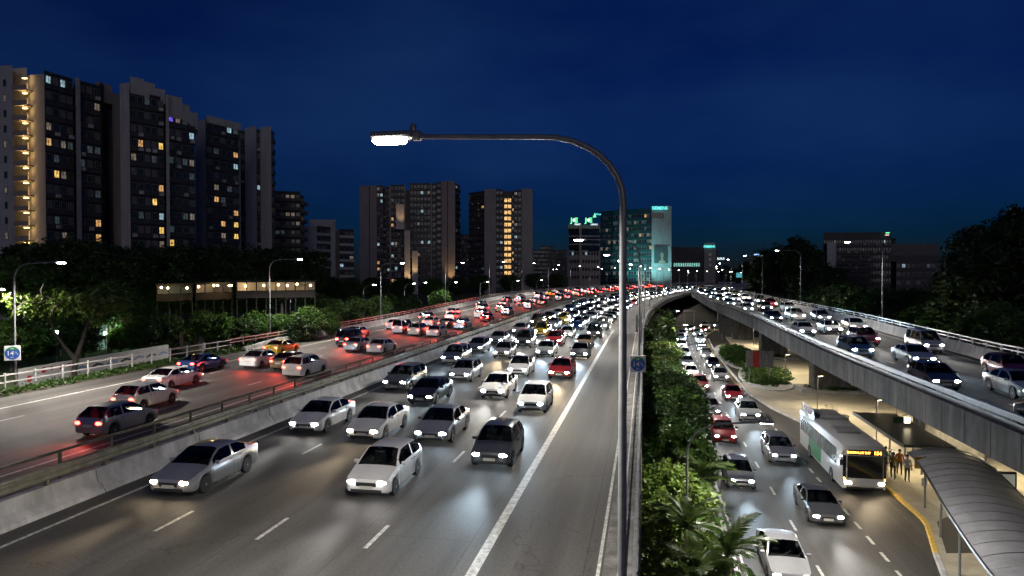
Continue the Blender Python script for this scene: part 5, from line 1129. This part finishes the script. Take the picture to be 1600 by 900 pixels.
def bus_stop():
    s = 51.5; o = tag(empty('bus_shelter', P(s, 17.4, ZL + .12), yaw(s)), 'flat dark bus shelter roof beside the waiting bus', 'shelter')
    k = MB(); k.bbox((0, 0, 2.72), (10.5, 3.0, .16), .04); k.build('roof', mat('shelter_roof', (.07, .072, .078), .35, .2, var=.3, scale=.9), o)
    k = MB(); k.box((0, 1.53, 2.72), (10.5, .05, .22)); k.build('fascia', M['galv'], o)
    for x in (-4.6, -1.5, 1.5, 4.6):
        k = MB(); k.tube([(x, -.9, 0), (x, -.9, 2.64)], .07, 8); k.build('post', M['pole'], o)
    k = MB(); k.bbox((1.2, -.6, .45), (4.4, .42, .07), .02); b_ = k.build('bench', M['galv'], o)
    for x in (-.6, 1.2, 3.0):
        k = MB(); k.tube([(x, -.6, 0), (x, -.6, .42)], .04, 6); k.build('bench_leg', M['galv'], b_)
    k = MB(); k.box((0, -.2, 2.615), (6.0, .14, .05)); l_ = k.build('strip_lamp', emit('shelter_lamp', (1, .82, .5), 6), o)
    light('strip_light', 'SPOT', 260, (1.0, .78, .42), l_, (-1, 0, 2.5), None, 165, .5, .3); light('strip_light', 'SPOT', 260, (1.0, .78, .42), l_, (3, 0, 2.5), None, 165, .5, .3)
bus_stop()
p = P(43.2, 16.0, ZL + .12); o = tag(empty('bus_stop_pole', p, yaw(43)), 'slim bus stop flag pole on the yellow kerb', 'sign post')
k = MB(); k.tube([(0, 0, 0), (0, 0, 2.9)], .04, 8); k.build('post', M['pole'], o); k = MB(); k.bbox((0, .3, 2.5), (.05, .55, .7), .02); k.build('flag', mat('stop_flag', (.5, .28, .05), .5), o); k = MB(); k.bbox((0, .05, 1.4), (.06, .3, .5), .02); k.build('timetable', M['white_rail'], o)
# hanging lit direction sign
p = at(1412, 657, 47.5); o = tag(empty('hanging_sign', p, .05), 'small lit green and white sign hanging below the flyover', 'sign'); 
k = MB(); k.bbox((-.25, 0, 0), (.75, .12, .42), .02); k.build('green_panel', mat('sign_dark_green', (.02, .10, .05), .4), o); k = MB(); k.bbox((.36, 0, -.02), (.42, .14, .40), .02); k.build('lit_panel', emit('lit_sign', (1, .86, .55), 4), o)
for x in (-.4, .3):
    k = MB(); k.tube([(x, 0, .2), (x, 0, .92)], .015, 5); k.build('hanger', M['dark'], o)
# advertising panel with a portrait
p = at(1572, 815, 38.0); p.z = ZL + .12; o = tag(empty('advert_panel', p, -.12), 'tall framed portrait advert standing beyond the walkway roof', 'advert panel')
k = MB(); k.bbox((0, 0, 1.25), (1.35, .16, 2.3), .04); k.build('frame', M['black'], o)
k = MB(); k.box((0, -.085, 1.35), (1.12, .02, 1.85)); pr_ = k.build('poster', emit('poster_ground', (.55, .58, .52), .22, (.5, .52, .48)), o)
def disc(cx, cz, rx, rz_, y0, y1, n=18): return [(cx + rx * math.cos(a), cz + rz_ * math.sin(a)) for a in np.linspace(0, 2 * math.pi, n, endpoint=False)]
k = MB(); k.prism([(-.5, .45), (.5, .45), (.47, .95), (.22, 1.12), (-.22, 1.12), (-.47, .95)], -.103, -.096, 'y'); k.build('poster_print', mat('print_jacket', (.10, .085, .06), .5), pr_)
k = MB(); k.prism(disc(0, 1.42, .18, .25, 0, 0), -.106, -.097, 'y'); k.prism([(-.09, 1.05), (.09, 1.05), (.09, 1.25), (-.09, 1.25)], -.105, -.097, 'y'); k.build('poster_print', mat('print_skin', (.30, .20, .14), .5), pr_)
k = MB(); k.prism(disc(0, 1.62, .20, .13, 0, 0), -.109, -.107, 'y'); k.build('poster_print', mat('print_hair', (.02, .018, .016), .5), pr_)
# waste bin
p = at(1323, 668, 13.38 * FPX / (668 - 430)); p.z = ZL + .12; k = MB(); k.lathe([(.28, 0), (.30, .9), (.33, .92), (.33, 1.0), (.20, 1.08), (.02, 1.1)], n=14); o = k.build('waste_bin', mat('bin_grey', (.12, .125, .13), .5), None, 40); o.location = p; tag(o, 'round grey waste bin on the plaza behind the bus', 'bin')
# bicycles
def bicycle(pos, rz, label, tilt=0.0):
    o = tag(empty('bicycle', pos, rz), label, 'bicycle', 'bicycles parked under the flyover'); o.rotation_euler = (tilt, 0, rz)
    for x in (-.52, .52):
        k = MB(); n = 20; k.tube([(x + .33 * math.cos(2 * math.pi * i / n), 0, .34 + .33 * math.sin(2 * math.pi * i / n)) for i in range(n + 1)], .022, 6, cap=False); w_ = k.build('wheel', M['black'], o)
        k = MB()
        for i in range(6): a = math.pi * i / 6; k.tube([(x - .32 * math.cos(a), 0, .34 - .32 * math.sin(a)), (x + .32 * math.cos(a), 0, .34 + .32 * math.sin(a))], .005, 4)
        k.build('spokes', M['galv'], w_)
    k = MB(); A, B_, C_, D_ = (-.18, 0, .82), (-.08, 0, .30), (.36, 0, .80), (.40, 0, .70)
    for a, c in ((A, B_), (A, C_), (B_, D_), (B_, (-.52, 0, .34)), (A, (-.52, 0, .34)), (D_, (.52, 0, .34)), (C_, D_)): k.tube([a, c], .018, 6)
    k.build('frame', M['dark'], o)
    k = MB(); k.tube([C_, (.33, 0, .98)], .015, 6); k.tube([(.26, .26, 1.0), (.34, 0, .98), (.26, -.26, 1.0)], .014, 6); k.build('handlebar', M['dark'], o)
    k = MB(); k.tube([A, (-.21, 0, .95)], .014, 6); k.bbox((-.22, 0, .97), (.26, .14, .06), .025); k.build('saddle', M['black'], o)
p = at(1296, 650, 13.38 * FPX / (650 - 430)); p.z = ZL + .12; bicycle(p, -.2, 'dark bicycle leaning by the plaza lamp behind the bus', .12)
p = at(1392, 700, 48.2); p.z = ZL + .12; bicycle(p, .9, 'dark bicycle parked under the bus shelter roof', .1)
# people waiting
def person_mesh(seed, pose, shirt, trous, skin, skirt=False):
    J = [(0, 0, .94), (0, .01, 1.12), (0, .01, 1.30), (0, 0, 1.44), (0, .0, 1.53), (0, .025, 1.62), (0, .02, 1.72),
         (.17, 0, 1.42), (.22 + pose[0], .02 + pose[1], 1.15), (.22 + pose[0] * .6, .08 + pose[1] * 3.2, .92 + pose[1] * 1.2), (-.17, 0, 1.42), (-.23, .01, 1.15), (-.24, .10, .92),
         (.09, 0, .90), (.10 + pose[2], .03, .50), (.11 + pose[2], -.02, .08), (.12 + pose[2], .14, .04), (-.09, 0, .90), (-.10, .01, .50), (-.11, -.02, .08), (-.12, .14, .04)]
    E = [(0, 1), (1, 2), (2, 3), (3, 4), (4, 5), (5, 6), (3, 7), (7, 8), (8, 9), (3, 10), (10, 11), (11, 12), (0, 13), (13, 14), (14, 15), (15, 16), (0, 17), (17, 18), (18, 19), (19, 20)]
    Rr = [(.15, .11), (.14, .10), (.16, .11), (.10, .08), (.05, .05), (.085, .10), (.07, .08), (.07, .07), (.047, .047), (.034, .034), (.07, .07), (.047, .047), (.034, .034), (.095, .095), (.062, .062), (.042, .045), (.035, .03), (.095, .095), (.062, .062), (.042, .045), (.035, .03)]
    me = bpy.data.meshes.new('body'); me.from_pydata(J, E, []); ob = bpy.data.objects.new('body', me); col.objects.link(ob)
    md = ob.modifiers.new('skin', 'SKIN'); md.use_smooth_shade = True
    sv = me.skin_vertices[0].data
    for i, r in enumerate(Rr): sv[i].radius = r
    sv[0].use_root = True
    sb = ob.modifiers.new('sub', 'SUBSURF'); sb.levels = 1; sb.render_levels = 1
    dg = bpy.context.evaluated_depsgraph_get(); out = bpy.data.meshes.new_from_object(ob.evaluated_get(dg)); bpy.data.objects.remove(ob)
    bm = bmesh.new(); bm.from_mesh(out)
    for hx, hy, hz_ in ((J[9]), (J[12])):           # fingers
        for q in range(5):
            a = Vector((hx + (.028 - .014 * q) * (1 if hx > 0 else -1), hy + .012, hz_ - .03)); l_ = (.05, .085, .095, .088, .07)[q]
            r_ = bmesh.ops.create_cone(bm, cap_ends=True, segments=5, radius1=.009, radius2=.007, depth=l_, matrix=Matrix.Translation(a + Vector((.02 if q == 0 else 0, .01, -l_ / 2))))
    bm.to_mesh(out); bm.free(); out.materials.clear()
    for m_ in (shirt, trous, skin, M['black']): out.materials.append(m_)
    for f in out.polygons:
        c = f.center; ax = abs(c.x)
        f.material_index = 2 if (c.z > 1.47 or (ax > .17 and c.z < 1.13 and c.z > .72)) else 0 if c.z > .93 else 3 if c.z < .07 else (2 if skirt and c.z < .5 else 1)
        f.use_smooth = True
    return out
SK = mat('skin', (.36, .22, .15), .5, var=.08); HA = mat('hair', (.015, .013, .012), .4, var=.2)
cl = [mat('shirt_orange', (.55, .16, .04), .8), mat('shirt_green', (.06, .22, .08), .8), mat('shirt_white', (.55, .55, .53), .8), mat('shirt_yellow', (.5, .36, .05), .8)]; tr = [mat('trousers_dark', (.03, .032, .04), .8), mat('trousers_denim', (.05, .07, .12), .8)]
def person(px, py, rz, ci, ti, pose, label, sc_=1.0, skirt=False):
    d = 13.28 * FPX / (py - 430); p = at(px, py, d); p.z = ZL + .122; o = tag(empty('person', p, rz), label, 'person', 'people waiting at the bus stop'); o.scale = (sc_,) * 3
    put('body', person_mesh(ci, pose, cl[ci], tr[ti], SK, skirt), o)
    k = MB(); k.lathe([(.02, -.02), (.088, .0), (.098, .06), (.085, .12), (.05, .155), (.01, .165)], (0, .0, 1.63), 12); k.build('hair', HA, o, 60)
    k = MB()
    for sx in (1, -1): k.lathe([(.002, -.012), (.013, 0), (.002, .012)], (.032 * sx, .118, 1.645), 6); k.lathe([(.004, -.03), (.016, 0), (.004, .03)], (.092 * sx, .02, 1.63), 6)
    k.prism([(-.014, 1.60), (.014, 1.60), (0, 1.645)], .105, .14, 'y'); k.build('face', SK, o)
person(1399, 748, 2.2, 3, 0, (.02, .02, .02), 'person in a yellow shirt waiting nearest the kerb'); person(1409, 741, 2.6, 0, 1, (.04, .06, .03), 'person in an orange shirt waiting beside the bus front', .97)
person(1387, 735, 1.8, 1, 0, (.02, .0, -.02), 'person in a green shirt standing behind the others', .95, True); person(1421, 752, 2.9, 2, 1, (.03, .07, .0), 'person in a white shirt by the edge of the walkway roof')
# ------------------------------------------------------------------ signs
def board_back(px0, px1, py0, py1, d, yb, label, redbit=False, zb=ZL):
    a = at((px0 + px1) / 2, (py0 + py1) / 2, d); wd = (px1 - px0) / FPX * d; ht = (py1 - py0) / FPX * d
    o = tag(empty('road_sign', (a.x, a.y, zb), -.12), label, 'sign'); zc = a.z - zb; nc = max(2, int(wd / .8)); nr = max(2, int(ht / .7))
    pm_ = mat('sign_back', (.22, .225, .24), .5, .4, var=.2, scale=2); rm_ = mat('sign_red', (.42, .03, .03), .5)
    for i in range(nc):
        for j in range(nr):
            k = MB(); k.bbox((-wd / 2 + wd * (i + .5) / nc, 0, zc - ht / 2 + ht * (j + .5) / nr), (wd / nc - .03, .05, ht / nr - .03), .008); k.build('panel', rm_ if redbit and i == nc // 3 else pm_, o)
    for x in (-wd * .36, wd * .36):
        k = MB(); k.tube([(x, .12, 0), (x, .12, zc + ht / 2)], .09, 8); k.build('post', M['pole'], o)
    for j in range(nr + 1):
        k = MB(); k.box((0, .06, zc - ht / 2 + ht * j / nr), (wd, .06, .05)); k.build('stiffener', M['dark'], o)
board_back(1167, 1209, 548, 574, 84, 604, 'back of a panelled road sign with one red panel on two posts', True)
board_back(1124, 1168, 497, 520, 142, 540, 'large dark panelled sign back under the flyover mouth')
board_back(994, 1003.5, 492, 540, 97, 560, 'narrow tall sign back at the edge of the hard shoulder', False, 0.2)
WH, BL, GN = mat('sign_white', (.75, .75, .75), .4), mat('sign_blue', (.02, .09, .42), .4), mat('sign_green_paint', (.02, .25, .08), .4)
def km_marker(pos, w_, label, rz=0.0):
    o = tag(empty('distance_marker', pos, rz), label, 'sign', 'blue distance markers'); h = w_ / 2
    k = MB(); k.bbox((0, 0, 0), (w_, .03, w_ * 1.06), .01); k.build('plate', WH, o)
    n = 36; ang = [2 * math.pi * i / n for i in range(n)]; r = h * .92
    k = MB(); k.prism([(r * math.cos(a), r * math.sin(a)) for a in ang], -.024, -.017, 'y'); k.build('disc', BL, o)
    top = [(r * .99 * math.cos(a), r * .99 * math.sin(a)) for a in np.linspace(math.pi * .17, math.pi * .83, 16)]; k = MB(); k.prism(top, -.029, -.0245, 'y'); k.build('cap', GN, o)
    T_ = lambda t, sz, x, z: put('lettering', text_mesh(t, sz, .002, WH, sz * .012), o, facing((x, -.034, z), (1, 0)))
    T_('14', w_ * .46, -.13 * w_, -.02 * w_); T_('1', w_ * .17, .17 * w_, .06 * w_); T_('/', w_ * .22, .24 * w_, .0); T_('2', w_ * .17, .31 * w_, -.08 * w_); T_('PIE', w_ * .15, 0, .32 * w_); T_('km', w_ * .15, 0, -.31 * w_)
    k = MB(); k.box((0, .07, .1), (.12, .12, .06)); k.box((0, .07, -.2), (.12, .12, .06)); k.build('clamp', M['galv'], o)
q = P(44.63, -.34, 0); km_marker(Vector((q.x - .12, q.y - .25, 2.42)), 1.0, 'blue 14 and a half distance marker on the hard shoulder lamp')
q = P(40.8, -43.9, 0); km_marker(Vector((q.x, q.y - .27, 2.6)), .98, 'blue 14 and a half distance marker on the verge lamp', .4)
# hoarding beyond the verge railing
o = tag(empty('hoarding', at(28, 430, 57)), 'white printed hoarding with red discs behind the verge railing', 'hoarding'); o.location.z = -1.2; off = o.location.copy()
hm = mat('hoarding_white', (.52, .52, .52), .6, var=.1, scale=1.5); hr = mat('print_red', (.5, .04, .05), .5); hb = mat('print_dark', (.04, .04, .05), .5); hl = mat('print_blue', (.15, .25, .5), .5)
pa, pb = at(26, 430, 56), at(262, 430, 76); n = 10
for i in range(n):
    a = pa.lerp(pb, i / n); c = pa.lerp(pb, (i + .985) / n); a.z = c.z = 0; d = c - a; ln = d.length; k = MB(); k.box((ln / 2, 0, .85), (ln, .06, 1.5)); b_ = k.build('board', hm, o); b_.location = Vector((a.x, a.y, 0)) - Vector((off.x, off.y, 0)); b_.rotation_euler = (0, 0, math.atan2(d.y, d.x))
    k = MB(); 
    if i == 0: k.prism(disc(.55 * ln, .62, .28, .28, 0, 0), -.045, -.035, 'y')
    elif i < 3: k.prism(disc(.3 * ln, 1.15, .27, .27, 0, 0), -.045, -.035, 'y'); k.prism(disc(.75 * ln, 1.2, .2, .2, 0, 0), -.045, -.035, 'y')
    else: k.prism([(.1 * ln, .5), (.5 * ln, .75), (.9 * ln, .6), (.9 * ln, .75), (.5 * ln, .95), (.1 * ln, .7)], -.045, -.035, 'y')
    k.build('print', hr if i < 3 else (hb, hl)[i % 2], b_)
    for x in (.1, ln - .1):
        k = MB(); k.tube([(x, .06, -.02), (x, .06, 1.62)], .035, 6); k.build('prop', M['galv_dull'], b_)
# gate pillars
for i, (px, ytop, w_) in enumerate(((276, 502, .95), (315.5, 498, .6))):
    p = at(px, 430, 84); z1 = CZ - (ytop - 430) / FPX * 84; o = tag(empty('gate_pillar', (p.x, p.y, -1.2)), ('broad white gate pillar with a lower shoulder behind the railing', 'slim white gate pillar nearer the short lamp')[i], 'pillar', 'gate pillars')
    k = MB(); k.bbox((0, 0, (z1 + 1.2) / 2), (w_, w_, z1 + 1.2), .04); k.build('shaft', M['wall_white'], o); k = MB(); k.bbox((0, 0, z1 + 1.26), (w_ + .2, w_ + .2, .12), .03); k.build('cap', M['wall_white'], o)
    if i == 0: k = MB(); k.bbox((-.95, 0, 1.3), (.9, .8, 2.6), .04); k.build('shoulder', M['wall_white'], o)
# garden lamps with shrubs lit green
k = MB(); k.tube([(0, 0, 0), (0, 0, 2.9)], .045, 8); gp = k.mesh('post', M['pole_dark']); k = MB(); k.lathe([(.02, 2.86), (.13, 2.92), (.16, 3.06), (.12, 3.2), (.02, 3.24)], n=10); gl = k.mesh('globe', emit('garden_globe', (.75, 1.0, .72), 26))
for i, (px, py, d) in enumerate(((163, 521, 80), (185, 518, 82), (195, 519, 86), (299, 516, 90), (87, 519, 70))):
    p = at(px, py, d); p.z -= 3.06; o = tag(empty('garden_lamp', p), 'greenish globe garden lamp among the shrubs, %s' % ('beside the lit booth', 'left of the green-lit shrub', 'above the green-lit shrub', 'between the gate pillars', 'below the forked tree')[i], 'garden lamp', 'globe lamps in the garden')
    put('post', gp, o); g_ = put('globe', gl, o); light('globe_light', 'POINT', 90, (.62, 1.0, .60), g_, (0, -.1, 3.4), rad=.15)
for i, (px, py, d, ki, sc_) in enumerate(((188, 548, 81, 1, .75), (215, 552, 83, 2, .62), (302, 540, 89, 1, .62), (432, 515, 97, 1, .75), (240, 545, 88, 2, .6))):
    p = at(px, 430, d); p.z = -1.2; tree(SHR[ki], p, sc_, 'green-lit garden shrub, %s' % ('under the globe lamps', 'right of the globe lamps', 'between the gate pillars', 'beside the tall verge lamp', 'left of the gate pillars')[i], 'garden shrubs', name='shrub', cat='shrub')
# lit booth
p = at(157, 430, 84); o = tag(empty('lit_booth', (p.x, p.y, -1.2)), 'small glazed booth glowing pale green among the shrubs', 'booth')
k = MB(); k.bbox((0, 0, 3.3), (2.2, 1.6, .15), .03); k.build('roof', M['wall_white'], o); k = MB(); k.box((0, .3, 1.6), (1.2, .05, 3.0)); k.build('panel', lit('booth_glow', (.6, 1, .8), .35), o)
for x in (-.65, .65): k = MB(); k.tube([(x, 0, 0), (x, 0, 3.24)], .05, 6); k.build('post', M['galv'], o)
# overhead direction sign far ahead on the interchange
p = at(1155, 430, 470); o = tag(empty('gantry_sign', (p.x, p.y, 0)), 'far blue-green direction sign on a gantry at the interchange', 'sign'); k = MB(); k.bbox((0, 0, 8.2), (3.9, .2, 3.3), .05); k.build('panel', emit('lit_direction_sign', (.08, .42, .46), .9, (.05, .25, .3)), o)
k = MB(); k.tube([(-6, 0, 0), (-6, 0, 9), (1.9, 0, 9)], .16, 8); k.build('gantry', M['galv'], o)
# warning board at the mouth of the lower road
p = at(1078, 430, 190); o = tag(empty('height_sign', (p.x, p.y, ZL)), 'pale lit board on posts where the lower road turns away', 'sign'); k = MB(); k.bbox((0, 0, 3.6), (3.4, .12, .7), .03); k.build('panel', mat('board_pale', (.6, .5, .45), .5), o)
for x in (-1.2, 1.2): k = MB(); k.tube([(x, .1, 0), (x, .1, 3.9)], .08, 6); k.build('post', M['galv'], o)
